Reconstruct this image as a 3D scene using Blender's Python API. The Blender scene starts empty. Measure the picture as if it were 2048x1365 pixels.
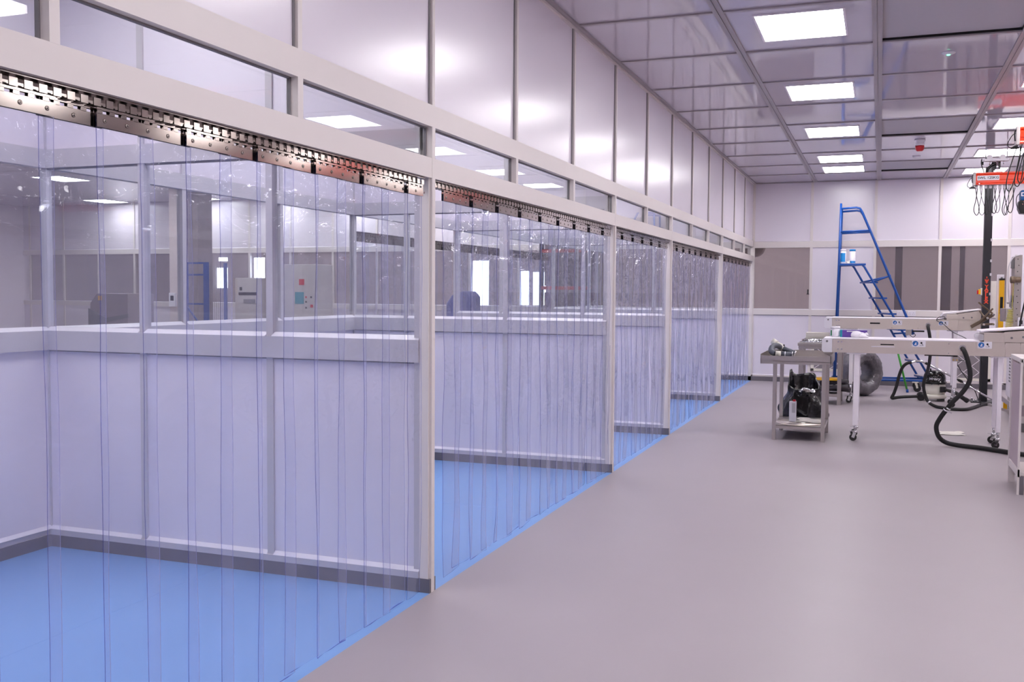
import bpy, math, random
from mathutils import Vector, Matrix
random.seed(7)
SC = bpy.context.scene
COL = SC.collection
PI = math.pi

# ------------------------------------------------------------------ materials
def lin(c):
    def g(v):
        v = v / 255.0
        return v / 12.92 if v <= .04045 else ((v + .055) / 1.055) ** 2.4
    return (g(c[0]), g(c[1]), g(c[2]), 1.0)

def mat(name, rgb, rough=.5, metal=0.0, spec=.5, noise=0.0, nscale=30.0, bump=0.0, bscale=60.0,
        stretch=None, coat=0.0, rvar=0.0):
    m = bpy.data.materials.new(name); m.use_nodes = True
    nt = m.node_tree; b = nt.nodes['Principled BSDF']
    b.inputs['Base Color'].default_value = lin(rgb)
    b.inputs['Roughness'].default_value = rough
    b.inputs['Metallic'].default_value = metal
    b.inputs['Specular IOR Level'].default_value = spec
    b.inputs['Coat Weight'].default_value = coat
    tc = nt.nodes.new('ShaderNodeTexCoord'); mp = nt.nodes.new('ShaderNodeMapping')
    if stretch: mp.inputs['Scale'].default_value = stretch
    nt.links.new(tc.outputs['Object'], mp.inputs['Vector'])
    ns = nt.nodes.new('ShaderNodeTexNoise'); ns.inputs['Scale'].default_value = nscale
    ns.inputs['Detail'].default_value = 4
    nt.links.new(mp.outputs['Vector'], ns.inputs['Vector'])
    if noise:
        mr = nt.nodes.new('ShaderNodeMapRange')
        mr.inputs['To Min'].default_value = 1 - noise; mr.inputs['To Max'].default_value = 1 + noise
        nt.links.new(ns.outputs['Fac'], mr.inputs['Value'])
        mx = nt.nodes.new('ShaderNodeVectorMath'); mx.operation = 'SCALE'
        mx.inputs[0].default_value = lin(rgb)[:3]
        nt.links.new(mr.outputs['Result'], mx.inputs['Scale'])
        nt.links.new(mx.outputs['Vector'], b.inputs['Base Color'])
    if rvar:
        m2 = nt.nodes.new('ShaderNodeMapRange')
        m2.inputs['To Min'].default_value = max(0, rough - rvar); m2.inputs['To Max'].default_value = rough + rvar
        nt.links.new(ns.outputs['Fac'], m2.inputs['Value'])
        nt.links.new(m2.outputs['Result'], b.inputs['Roughness'])
    if bump:
        n2 = nt.nodes.new('ShaderNodeTexNoise'); n2.inputs['Scale'].default_value = bscale
        nt.links.new(mp.outputs['Vector'], n2.inputs['Vector'])
        bp = nt.nodes.new('ShaderNodeBump'); bp.inputs['Strength'].default_value = bump
        bp.inputs['Distance'].default_value = .01
        nt.links.new(n2.outputs['Fac'], bp.inputs['Height'])
        nt.links.new(bp.outputs['Normal'], b.inputs['Normal'])
    return m

def emit(name, rgb, strength):
    m = bpy.data.materials.new(name); m.use_nodes = True
    nt = m.node_tree; nt.nodes.clear()
    e = nt.nodes.new('ShaderNodeEmission'); o = nt.nodes.new('ShaderNodeOutputMaterial')
    e.inputs['Color'].default_value = rgb; e.inputs['Strength'].default_value = strength
    nt.links.new(e.outputs[0], o.inputs['Surface'])
    return m

def clear(name, tint, ior=1.45, rough=.02, haze=0.0, haze_rgb=(200, 200, 230), bump=0.0, fscale=1.0):
    """a thin clear sheet: tinted transmission, fresnel gloss, a little milkiness"""
    m = bpy.data.materials.new(name); m.use_nodes = True
    nt = m.node_tree; nt.nodes.clear(); N = nt.nodes.new; K = nt.links.new
    o = N('ShaderNodeOutputMaterial'); t = N('ShaderNodeBsdfTransparent'); g = N('ShaderNodeBsdfGlossy')
    t.inputs['Color'].default_value = (*tint, 1); g.inputs['Roughness'].default_value = rough
    f = N('ShaderNodeFresnel')
    # a sheet reflects alike from both faces
    ge = N('ShaderNodeNewGeometry'); ri = N('ShaderNodeMapRange')
    ri.inputs['To Min'].default_value = ior; ri.inputs['To Max'].default_value = 1 / ior
    K(ge.outputs['Backfacing'], ri.inputs['Value']); K(ri.outputs['Result'], f.inputs['IOR'])
    mx = N('ShaderNodeMixShader')
    mm = N('ShaderNodeMath'); mm.operation = 'MULTIPLY'; mm.inputs[1].default_value = fscale
    K(f.outputs[0], mm.inputs[0]); K(mm.outputs[0], mx.inputs[0])
    base = t.outputs[0]
    if haze:
        d = N('ShaderNodeBsdfTranslucent'); d.inputs['Color'].default_value = lin(haze_rgb)
        d2 = N('ShaderNodeBsdfDiffuse'); d2.inputs['Color'].default_value = lin(haze_rgb)
        md = N('ShaderNodeMixShader'); md.inputs[0].default_value = .5
        K(d.outputs[0], md.inputs[1]); K(d2.outputs[0], md.inputs[2])
        mh = N('ShaderNodeMixShader'); mh.inputs[0].default_value = haze
        K(t.outputs[0], mh.inputs[1]); K(md.outputs[0], mh.inputs[2])
        base = mh.outputs[0]
    K(base, mx.inputs[1]); K(g.outputs[0], mx.inputs[2]); K(mx.outputs[0], o.inputs['Surface'])
    if bump:
        tc = N('ShaderNodeTexCoord'); mp = N('ShaderNodeMapping'); mp.inputs['Scale'].default_value = (1, .8, 1.5)
        K(tc.outputs['Object'], mp.inputs['Vector'])
        n = N('ShaderNodeTexNoise'); n.inputs['Scale'].default_value = 4.5; n.inputs['Detail'].default_value = 2
        n.inputs['Distortion'].default_value = 1.2
        K(mp.outputs['Vector'], n.inputs['Vector'])
        # the sheet is creased near its clamp and hangs flatter below
        sp = N('ShaderNodeSeparateXYZ'); K(tc.outputs['Object'], sp.inputs[0])
        r = N('ShaderNodeMapRange'); r.inputs['From Min'].default_value = 1.5; r.inputs['From Max'].default_value = 1.95
        r.inputs['To Min'].default_value = .05; r.inputs['To Max'].default_value = 1.0
        K(sp.outputs['Z'], r.inputs['Value'])
        ml = N('ShaderNodeMath'); ml.operation = 'MULTIPLY'
        K(n.outputs['Fac'], ml.inputs[0]); K(r.outputs['Result'], ml.inputs[1])
        b = N('ShaderNodeBump'); b.inputs['Strength'].default_value = bump; b.inputs['Distance'].default_value = .13
        K(ml.outputs[0], b.inputs['Height'])
        K(b.outputs['Normal'], g.inputs['Normal'])
    return m

M = {}
M['frame'] = mat('painted_frame', (222, 214, 212), .45, noise=.02, nscale=6)
M['frameshade'] = mat('painted_frame_shaded', (196, 191, 196), .45, noise=.02, nscale=6)  # darker copy of the frame paint, with the partition rails' shade in it
M['panel'] = mat('wall_panel_white', (228, 221, 231), .24, spec=.8, noise=.015, nscale=3)
M['tee'] = mat('ceiling_grid_shaded', (164, 156, 160), .4)  # tees darkened: their dimness beside the reflecting panels is in the colour
M['ceil'] = mat('ceiling_panel', (200, 194, 206), .05, spec=.6, noise=.015, nscale=3)
M['ceilmatt'] = mat('filter_grille_white', (190, 185, 192), .6, noise=.02)
M['gasket'] = mat('gasket_grey', (128, 124, 128), .6)
M['floor'] = mat('floor_vinyl_grey', (163, 154, 159), .42, spec=.35, noise=.035, nscale=2.2, bump=.02, bscale=220)
M['floorblue'] = mat('floor_vinyl_blue', (122, 162, 218), .42, spec=.35, noise=.03, nscale=2.2, bump=.02, bscale=220)
M['kick'] = mat('cove_skirting_grey', (108, 103, 110), .5)
M['glass'] = clear('window_glass', (.95, .965, .965), 1.45, .0)
M['glasshaze'] = clear('hazed_window_glass', (.88, .86, .87), 1.45, .0, haze=.14, haze_rgb=(200, 188, 200))  # haze paints in the grey of room light reflected by the panes
M['pvc'] = clear('clear_pvc', (.968, .976, .997), 1.4, .015, haze=.042, haze_rgb=(215, 216, 255), bump=1.0, fscale=.6)
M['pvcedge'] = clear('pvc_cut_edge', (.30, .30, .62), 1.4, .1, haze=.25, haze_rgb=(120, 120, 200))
M['pvcedgelight'] = clear('pvc_cut_edge_lit', (.70, .70, .90), 1.4, .1, haze=.5, haze_rgb=(200, 198, 235))  # pale copy of the cut edge, as if light caught the far side
M['steel'] = mat('polished_steel', (158, 149, 143), .12, metal=1, noise=.08, nscale=14)
M['brushed'] = mat('brushed_steel', (188, 181, 177), .30, metal=1.0, noise=.06, nscale=40, stretch=(1, 1, 14), rvar=.06)
M['brushedx'] = mat('brushed_sheet', (224, 214, 205), .34, metal=1.0, noise=.05, nscale=40, stretch=(1, 10, 10), rvar=.06)
M['chrome'] = mat('chrome', (215, 215, 218), .12, metal=1)
M['white'] = mat('white_plastic', (232, 228, 236), .4)
M['whitem'] = mat('white_powder_coat', (242, 236, 243), .35, noise=.02)
M['cream'] = mat('cream_plastic', (226, 221, 210), .45)
M['black'] = mat('black_plastic', (16, 15, 17), .35, noise=.1)
M['blackgloss'] = mat('black_gloss', (12, 12, 14), .14)
M['blackmat'] = mat('black_painted_steel', (30, 29, 36), .45, noise=.06)
M['rubber'] = mat('black_rubber', (22, 20, 22), .55, noise=.1, bump=.2, bscale=90)
M['ribbed'] = mat('ribbed_hose', (92, 96, 108), .5, bump=.3, bscale=120)
M['blue'] = mat('blue_paint', (6, 70, 150), .35, noise=.04)
M['blueh'] = mat('blue_housing', (26, 84, 140), .35)
M['green'] = mat('green_paint', (52, 150, 44), .4)
M['orange'] = mat('orange_enamel', (240, 66, 30), .28, noise=.03, spec=.6)
M['orangelt'] = mat('orange_plastic', (226, 120, 20), .4)
M['red'] = mat('red_plastic', (200, 24, 36), .35)
M['redink'] = mat('orange_red_lettering', (236, 74, 42), .5)
M['yellow'] = mat('yellow_housing', (238, 178, 10), .4, noise=.03)
M['yellowhose'] = mat('yellow_air_hose', (196, 186, 84), .35)
M['purple'] = mat('purple_card', (92, 62, 150), .5)
M['teal'] = mat('teal_card', (10, 140, 160), .5)
M['greenlab'] = mat('green_label', (20, 140, 84), .5)
M['bluelab'] = mat('blue_label', (30, 140, 210), .5)
M['signblue'] = mat('sign_blue', (34, 104, 180), .5)
M['ink'] = mat('black_ink', (24, 22, 26), .6)
M['bag'] = mat('black_bin_bag', (14, 13, 18), .2, bump=.9, bscale=14, noise=.2, nscale=9)
M['foil'] = mat('silver_foil', (210, 210, 214), .12, metal=1, bump=.8, bscale=40)
M['wrap'] = mat('film_wrapped_duct', (112, 108, 114), .2, metal=.25, noise=.35, nscale=11, bump=.9, bscale=24, stretch=(1, 1, 1))
M['greybox'] = mat('grey_switchgear', (198, 190, 188), .45, noise=.04)
M['mesh'] = mat('woven_filter_mesh', (150, 142, 148), .6, noise=.12, nscale=160)
M['brown'] = mat('bronze_linkage', (122, 104, 88), .45, metal=.5)
M['paper'] = mat('paper', (226, 220, 212), .7, noise=.05)
M['pinkpanel'] = mat('pinkish_side_panel', (178, 160, 168), .4)
M['foam'] = mat('grey_foam_pipe', (74, 70, 76), .7, noise=.12)
M['hallwall'] = mat('column_cladding', (220, 206, 206), .5, noise=.03)
M['dark'] = mat('dark_recess', (18, 16, 18), .8)
M['light'] = emit('luminous_diffuser', (1.0, .965, .985, 1), 15.0)
M['daylight'] = emit('daylit_frosted_pane', (.80, .90, 1.0, 1), 7.0)
M['led'] = emit('green_led', (.1, 1, .35, 1), 6.0)
M['strip'] = emit('tube_lamp', (1, .96, 1, 1), 5.0)
M['bluebeam'] = mat('blue_cover_sheet', (60, 74, 150), .6, noise=.1)
M['machine'] = mat('machine_casing', (150, 138, 144), .45, noise=.08)

# ------------------------------------------------------------------ mesh builder
class MB:
    def __init__(s): s.v = []; s.f = []; s.m = []; s.s = []
    def face(s, idx, m=0, sm=False): s.f.append(idx); s.m.append(m); s.s.append(sm)
    def box(s, x0, x1, y0, y1, z0, z1, m=0):
        a = len(s.v)
        s.v += [(x, y, z) for z in (z0, z1) for y in (y0, y1) for x in (x0, x1)]
        for q in ((0, 2, 3, 1), (4, 5, 7, 6), (0, 1, 5, 4), (2, 6, 7, 3), (0, 4, 6, 2), (1, 3, 7, 5)):
            s.face([a + i for i in q], m)
        return s
    def bar(s, p0, p1, w, h, m=0, up=(0, 0, 1)):
        p0 = Vector(p0); p1 = Vector(p1); d = (p1 - p0).normalized(); u = Vector(up)
        if abs(d.dot(u)) > .98: u = Vector((0, 1, 0))
        r = d.cross(u).normalized(); u = r.cross(d).normalized(); a = len(s.v)
        for p in (p0, p1):
            for i, j in ((-1, -1), (1, -1), (1, 1), (-1, 1)):
                s.v.append(tuple(p + r * (i * w / 2) + u * (j * h / 2)))
        for q in ((3, 2, 1, 0), (4, 5, 6, 7), (0, 1, 5, 4), (1, 2, 6, 5), (2, 3, 7, 6), (3, 0, 4, 7)):
            s.face([a + i for i in q], m)
        return s
    def ring(s, c, r, t, u, n):
        a = len(s.v)
        for i in range(n):
            q = 2 * PI * i / n
            s.v.append(tuple(c + t * (r * math.cos(q)) + u * (r * math.sin(q))))
        return a
    def tube(s, pts, r, n=10, m=0, closed=False, caps=True, sub=0):
        P = [Vector(p) for p in pts]
        if sub: P = spline(P, sub, closed)
        N = len(P); rad = r if isinstance(r, (list, tuple)) else [r] * N
        if len(rad) != N: rad = [rad[min(len(rad) - 1, int(i * len(rad) / N))] for i in range(N)]
        t = None; rings = []
        for i, p in enumerate(P):
            if closed: d = (P[(i + 1) % N] - P[i - 1])
            else: d = P[min(i + 1, N - 1)] - P[max(i - 1, 0)]
            d = d.normalized() if d.length > 1e-9 else Vector((0, 0, 1))
            if t is None:
                t = d.orthogonal().normalized()
            else:
                t = (t - d * t.dot(d)); t = t.normalized() if t.length > 1e-6 else d.orthogonal().normalized()
            rings.append(s.ring(p, rad[i], t, d.cross(t), n))
        rng = range(N if closed else N - 1)
        for k in rng:
            a, b = rings[k], rings[(k + 1) % N]
            for i in range(n):
                j = (i + 1) % n; s.face([a + i, a + j, b + j, b + i], m, True)
        if caps and not closed:
            s.face([rings[0] + i for i in reversed(range(n))], m); s.face([rings[-1] + i for i in range(n)], m)
        return s
    def cyl(s, p0, p1, r, n=16, m=0): return s.tube([p0, p1], r, n, m)
    def lathe(s, c, prof, n=28, m=0, axis=(0, 0, 1), smooth=True):
        c = Vector(c); ax = Vector(axis).normalized(); t = ax.orthogonal().normalized(); u = ax.cross(t); R = []
        for r, h in prof: R.append(s.ring(c + ax * h, max(r, 1e-4), t, u, n))
        for a, b in zip(R, R[1:]):
            for i in range(n):
                j = (i + 1) % n; s.face([a + i, a + j, b + j, b + i], m, smooth)
        s.face([R[0] + i for i in reversed(range(n))], m); s.face([R[-1] + i for i in range(n)], m)
        return s
    def sphere(s, c, r, n=12, m=0, sc=(1, 1, 1)):
        k = len(s.v)
        s.lathe((0, 0, 0), [(r * math.sin(PI * i / 8), -r * math.cos(PI * i / 8)) for i in range(9)], n, m)
        for i in range(k, len(s.v)):
            v = s.v[i]; s.v[i] = (v[0] * sc[0] + c[0], v[1] * sc[1] + c[1], v[2] * sc[2] + c[2])
        return s
    def prism(s, poly, y0, y1, m=0):
        """x,z outline extruded along y"""
        a = len(s.v); n = len(poly)
        s.v += [(x, y0, z) for x, z in poly] + [(x, y1, z) for x, z in poly]
        s.face([a + i for i in range(n)], m); s.face([a + n + i for i in reversed(range(n))], m)
        for i in range(n):
            j = (i + 1) % n; s.face([a + j, a + i, a + n + i, a + n + j], m)
        return s
    def wedge_x(s, x0, x1, yo, yi, z0, z1, m=0):
        a = len(s.v)
        s.v += [(x, y, z) for x in (x0, x1) for y, z in ((yo, z0), (yi, z0), (yi, z1))]
        q = [[0, 1, 2], [5, 4, 3], [0, 3, 4, 1], [1, 4, 5, 2], [2, 5, 3, 0]]
        for f in q: s.face([a + i for i in (f if yo < yi else f[::-1])], m)
        return s
    def build(s, name, mats, parent=None, bevel=0.0):
        me = bpy.data.meshes.new(name); me.from_pydata(s.v, [], s.f)
        mats = mats if isinstance(mats, (list, tuple)) else [mats]
        for k in mats: me.materials.append(M[k])
        for p, i, sm in zip(me.polygons, s.m, s.s): p.material_index = i; p.use_smooth = sm
        me.update()
        o = bpy.data.objects.new(name, me); COL.objects.link(o)
        if parent is not None:
            o.parent = parent
            r = parent
            while r.parent is not None: r = r.parent
            if r is parent: o.location = -Vector(r.location)
        if bevel:
            b = o.modifiers.new('edge', 'BEVEL'); b.width = bevel; b.segments = 2; b.limit_method = 'ANGLE'
        return o

def spline(P, k, closed=False):
    out = []; n = len(P)
    for i in range(n if closed else n - 1):
        g = (lambda j: P[j % n]) if closed else (lambda j: P[max(0, min(n - 1, j))])
        a, b, c, d = g(i - 1), g(i), g(i + 1), g(i + 2)
        for q in range(k):
            t = q / k
            out.append(.5 * ((2 * b) + (c - a) * t + (2 * a - 5 * b + 4 * c - d) * t * t + (3 * b - a - 3 * c + d) * t ** 3))
    if not closed: out.append(P[-1])
    return out

def thing(name, label, cat, loc=(0, 0, 0), group=None):
    o = bpy.data.objects.new(name, None); COL.objects.link(o)
    o.location = loc; o.empty_display_size = .1
    return tag(o, label, cat, group)
def tag(o, label, cat, group=None, kind=None):
    o['label'] = label; o['category'] = cat
    if group: o['group'] = group
    if kind: o['kind'] = kind
    return o
def struct(o): o['kind'] = 'structure'; return o
def sroot(name):
    o = bpy.data.objects.new(name, None); COL.objects.link(o); return struct(o)
def dup(root, loc, label=None, group=None):
    r = root.copy(); COL.objects.link(r); r.location = loc
    if label: r['label'] = label
    if group: r['group'] = group
    for ch in root.children:
        c = ch.copy(); COL.objects.link(c); c.parent = r
        for g in ch.children:
            d = g.copy(); COL.objects.link(d); d.parent = c
    return r
def lettering(body, size, loc, m, parent, name='lettering', rot=(PI / 2, 0, 0), ext=.0008, sx=1.0, bold=0.0):
    cu = bpy.data.curves.new('t', 'FONT'); cu.body = body; cu.size = size; cu.extrude = ext; cu.offset = bold
    cu.align_x = 'CENTER'; cu.align_y = 'CENTER'
    ob = bpy.data.objects.new('t', cu); COL.objects.link(ob)
    dg = bpy.context.evaluated_depsgraph_get(); dg.update()
    me = bpy.data.meshes.new_from_object(ob.evaluated_get(dg))
    bpy.data.objects.remove(ob)
    me.transform(Matrix.Translation(Vector(loc)) @ Matrix.Rotation(rot[2], 4, 'Z') @ Matrix.Rotation(rot[0], 4, 'X') @ Matrix.Scale(sx, 4, (1, 0, 0)))
    me.materials.clear(); me.materials.append(M[m])
    o = bpy.data.objects.new(name, me); COL.objects.link(o); o.parent = parent
    if parent.parent is None: o.location = -Vector(parent.location)
    return o

# ------------------------------------------------------------------ dimensions
MOD = 1.1775; L = 12.921; H = 3.393
ZB, Z1, Z2, Z3 = 2.055, 2.152, 2.303, 2.408
XB = -2.47                       # rear wall of the booths
Y0 = -8.0; XR = 7.0; XH = -16.5; YD = 16.6
K = lambda k: k * MOD if k < 11 else L
POSTS = [-6, -3, 0, 3, 5, 8]

# ------------------------------------------------------------------ floor and ceiling
struct(MB().box(0, XR, Y0, L, -.05, 0).build('floor', 'floor'))
struct(MB().box(XB, 0, Y0, L, -.05, 0).build('floor', 'floorblue'))
struct(MB().box(XH, XB, Y0, L, -.05, 0).build('floor', 'floor'))
struct(MB().box(XH, XR, L, YD, -.05, 0).build('floor', 'floor'))
fs = MB()
fs.box(1.986, 1.990, Y0, L, -.001, .0006)
struct(fs.build('trim_1', 'floor'))
ts = MB()
for a in (-2.3, 1.9, 4.7, 8.2): ts.box(XB + .03, -.02, a, a + .004, -.001, .0006)
ts.box(-1.25, -1.246, Y0, L, -.001, .0006)
struct(ts.build('trim_2', 'floorblue'))

XT = [0, 1.0, 2.0, 3.0, 4.0, 5.0, 6.0, 7.0]
YT = [k * MOD for k in range(-6, 11)] + [L]
LIGHTCOLS = (1, 3, 5)
LIGHTROWS = [(-4.69, 'o'), (-2.29, 'o'), (.12, 'o'), (2.53, 'v'), (4.93, 'v'), (7.34, 'v'), (9.75, 'v'), (10.97, 'v')]
RECESS = {(2, 2), (2, 6), (2, 9)}
cm = MB(); rc = MB(); rs = MB()
for i in range(7):
    for j in range(len(YT) - 1):
        k = j - 6
        x0, x1, y0, y1 = XT[i], XT[i + 1], YT[j], YT[j + 1]
        if (i, k) in RECESS:
            rc.box(x0 + .03, x1 - .03, y0 + .02, y1 - .02, H + .017, H + .03)
            for b in ((x0 + .02, x0 + .03, y0, y1), (x1 - .034, x1 - .02, y0, y1), (x0, x1, y0 + .01, y0 + .018), (x0, x1, y1 - .022, y1 - .01)):
                rs.box(*b, H, H + .03)  # black side strips paint the shade inside the recess gap
        else:
            cm.box(x0, x1, y0, y1, H, H + .02)
ceiling = struct(cm.build('ceiling', 'ceil'))
rc.build('recessed_panel', 'ceilmatt', ceiling); rs.build('shadow_gap', 'dark', ceiling)
g = MB()
for x in XT[1:-1]:
    g.box(x - .034, x - .003, Y0, L, H - .012, H + .001); g.box(x + .003, x + .034, Y0, L, H - .012, H + .001)
    g.box(x - .003, x + .003, Y0, L, H - .006, H + .001)
for y in YT[:-1]:
    for a, b in zip(XT, XT[1:]):
        g.box(a + .034, b - .034, y - .017, y + .017, H - .010, H + .001)
g.box(.0, .03, Y0, L, H - .014, H + .001); g.box(0, XR, L - .03, L, H - .014, H + .001)
g.build('ceiling_grid', 'tee', ceiling)
struct(MB().box(XH, 0, Y0, L, H, H + .02).build('ceiling', 'ceil'))
struct(MB().box(XH, XR, L, YD, H, H + .02).build('ceiling', 'ceilmatt'))
struct(MB().box(XH, XR, Y0, YD, H + .09, H + .12).build('ceiling', 'dark'))

# ------------------------------------------------------------------ lights
def ceiling_light(label, loc, group):
    t = thing('ceiling_light', label, 'ceiling light', loc, group)
    x, y, z = loc
    f = MB()
    for b in ((-.30, -.285, -.365, .365), (.285, .30, -.365, .365), (-.285, .285, -.365, -.35), (-.285, .285, .35, .365)):
        f.box(x + b[0], x + b[1], y + b[2], y + b[3], z - .009, z)
    f.build('frame', 'whitem', t)
    MB().box(x - .285, x + .285, y - .35, y + .35, z - .007, z - .001).build('diffuser', 'light', t)
    return t
LAB = {(1, 3): 'bright square ceiling light nearest the camera, left of the centre ceiling rail',
       (1, 4): 'second ceiling light back in the row left of the centre rail',
       (1, 5): 'third ceiling light back in the row left of the centre rail',
       (1, 6): 'fourth ceiling light back, next to last in the row before the end wall',
       (1, 7): 'farthest ceiling light of the centre row, nearest the end wall',
       (3, 5): 'ceiling light at the right edge above the nearer orange hoist rail',
       (3, 6): 'ceiling light at right behind the trolley of the orange hoist rail',
       (3, 7): 'ceiling light partly hidden behind the end of the far orange hoist rail'}
first = None
for c in LIGHTCOLS:
    for r, (y, _) in enumerate(LIGHTROWS):
        if (c, r) == (3, 3): continue
        loc = (c + .5, (12.12 if (c, r) == (3, 7) else y + .345), H)
        lab = LAB.get((c, r), 'white panel ceiling light outside the view, in the main room')
        if first is None: first = ceiling_light(lab, loc, 'ceiling lights of the main room')
        else: dup(first, loc, lab, 'ceiling lights of the main room')
for a, b in zip(POSTS, POSTS[1:] + [11]):
    yc = (K(a) + K(b)) / 2
    for dy in ((-.8, .8) if b - a == 3 else (-.45, .45)):  # booth lights are out of view, added in pairs to brighten the booths
        for x in (-1.25,): dup(first, (x, yc + dy, H), 'unseen white panel light added inside a curtained booth', 'added lights of the booths')
for (x, y) in ((-1.2, 14.6), (-3.6, 14.6), (-8.5, 14.6), (-13.4, 14.6), (1.2, 14.4), (4.2, 15.0), (-6, 14.6), (-11, 14.6)):  # lights added to brighten what shows through the end wall windows
    dup(first, (x, y, H), 'white ceiling light added to brighten the room behind the end wall', 'added lights of the room behind')
for x in (-3.9, -5.6, -7.7, -9.4, -11.1, -13.5):
    for y in (-1.5, 3.6, 8.7, 12.3):
        if x == -4.4 and y == 12.3: continue
        dup(first, (x, y, H), 'white ceiling light in the hall behind the booths', 'ceiling lights of the rear hall')

# ------------------------------------------------------------------ left wall (booth fronts)
W = .0178
wl = MB()
yA = Y0
wl.box(-.075, 0, yA, L, ZB, Z1)                # door head beam
wl.box(-.06, 0, yA, L, Z2, Z3)                 # band over the clerestory
wl.box(-.04, 0, yA, L, H - .03, H)
ks = list(range(-6, 11))
for k in ks:
    y = K(k)
    wl.box(-.05, .0008, y - W, y + W, Z1 - .001, Z2 + .001)
    wl.box(-.05, -.0005, y - W * .8, y + W * .8, Z3, H)
for k in POSTS:
    y = K(k)
    wl.box(-.045, .0015, y - W, y + W, 0, Z1 + .001)
    wl.box(-.06, -.012, y - W - .012, y - W, .0, ZB)
wl.box(-.05, 0, L - .03, L, 0, H)
wall_left = struct(wl.build('wall_left', 'frame'))
pn = MB(); gs = MB()
for a, b in zip(ks, ks[1:] + [11]):
    y0, y1 = K(a) + W, K(b) - W
    pn.box(-.03, -.018, y0 - .01, y1 + .01, Z3 - .01, H)
    gs.box(-.018, -.012, y1 - .010, y1, Z3, H); gs.box(-.018, -.012, y0, y0 + .004, Z3, H); gs.box(-.018, -.012, y0, y1, Z3, Z3 + .005)
    gs.box(-.044, -.030, y1 - .006, y1, Z1, Z2); gs.box(-.044, -.030, y0, y1, Z2 - .006, Z2)
    gs.box(-.044, -.036, y0, y1, Z1, Z1 + .004)
pn.build('upper_panel', 'panel', wall_left); gs.build('gasket', 'gasket', wall_left)
n = 0
for a, b in zip(ks, ks[1:] + [11]):
    n += 1
    struct(MB().box(-.042, -.037, K(a) + W, K(b) - W, Z1 + .003, Z2 - .003).build('window_%d' % n, 'glass'))

# ------------------------------------------------------------------ booth partitions
def partition(i, y, mull):
    r = MB(); pan = MB(); gl = MB(); kk = MB(); gk = MB(); gk2 = MB()
    X0, X1 = XB, -.062
    xs = [X0] + mull + [X1]
    r.box(X0, X1, y - .042, y + .042, 1.150, 1.262); r.box(X0, X1, y - .03, y + .03, 2.195, 2.300)
    r.box(X0, X1, y - .036, y + .036, .07, .103)
    r.box(X0, X1, y - .02, y + .02, H - .04, H)
    for x in mull: r.box(x - .02, x + .02, y - .024, y + .024, .07, H)
    for sg in (-1, 1):
        for a, b in zip(xs, xs[1:]):
            gk2.wedge_x(a + .02, b - .02 if b != X1 else b, y + sg * .042, y + sg * .005, 1.262, 1.284); gk2.wedge_x(a + .02, b - .02 if b != X1 else b, y + sg * .036, y + sg * .012, .103, .121)
    r.box(X1 - .03, X1, y - .024, y + .024, .07, H)
    for a, b in zip(xs, xs[1:]):
        pan.box(a, b, y - .012, y + .012, .10, 1.15); pan.box(a, b, y - .012, y + .012, 2.30, H)
        gl.box(a + .005, b - .005, y - .003, y + .003, 1.26, 2.197)
        gk.box(a + .02, b - .02, y - .016, y - .012, 1.142, 1.15); gk.box(a + .02, b - .02, y - .012, y + .012, 2.187, 2.195)
    kk.box(X0, -.0, y - .034, y + .034, 0, .07)
    w = struct(r.build('wall_partition', 'frameshade'))
    pan.build('white_panel', 'panel', w); gl.build('window_pane', 'glass', w); kk.build('baseboard', 'kick', w)
    gk.build('gasket', 'gasket', w); gk2.build('highlight_sill', 'white', w)  # white wedges paint the bright highlight along the rail tops
for i, (k, mu) in enumerate([(-3, [-1.76, -.935]), (0, [-1.765, -.935]), (3, [-1.92, -.965]), (5, [-1.92, -.965]), (8, [-1.92, -.965])]):
    partition(i, K(k), mu)

# rear wall of the booths
sl = MB(); r = MB(); pan = MB(); gl = MB(); kk = MB()
for (a, b) in ((Y0, K(3)), (K(8), L)):
    r.box(XB - .042, XB + .042, a, b, 1.15, 1.262); r.box(XB - .026, XB + .026, a, b, .07, .103)
    q = a
    ys = [K(k) for k in range(-6, 12) if a - .01 <= K(k) <= b + .01]
    ys = sorted(set([a] + ys + [b]))
    for u, v in zip(ys, ys[1:]):
        pan.box(XB - .012, XB + .012, u, v, .10, 1.15)
        gl.box(XB - .003, XB + .003, u + .02, v - .02, 1.26, 2.197)
        for (zo, zi, o_, i_) in ((1.262, 1.284, .042, .005), (.103, .121, .036, .012)):
            k0 = len(sl.v); sl.v += [(XB + xx, yy_, zz) for yy_ in (u + .02, v - .02) for xx, zz in ((o_, zo), (i_, zo), (i_, zi))]
            for f_ in ([2, 1, 0], [3, 4, 5], [1, 4, 3, 0], [2, 5, 4, 1], [0, 3, 5, 2]): sl.face([k0 + q_ for q_ in f_])
    for u in ys: r.box(XB - .024, XB + .024, u - .02, u + .02, .07, H)
    kk.box(XB - .034, XB + .034, a, b, 0, .07)
r.box(XB - .03, XB + .03, Y0, L, 2.195, 2.30)
for u in (K(5),): r.box(XB - .03, XB + .03, u - .03, u + .03, 0, H)
pan.box(XB - .012, XB + .012, Y0, L, 2.30, H)
w = struct(r.build('wall_booths_rear', 'frameshade')); sl.build('highlight_sill', 'white', w)
pan.build('white_panel', 'panel', w); gl.build('window_pane', 'glass', w); kk.build('baseboard', 'kick', w)

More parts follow.
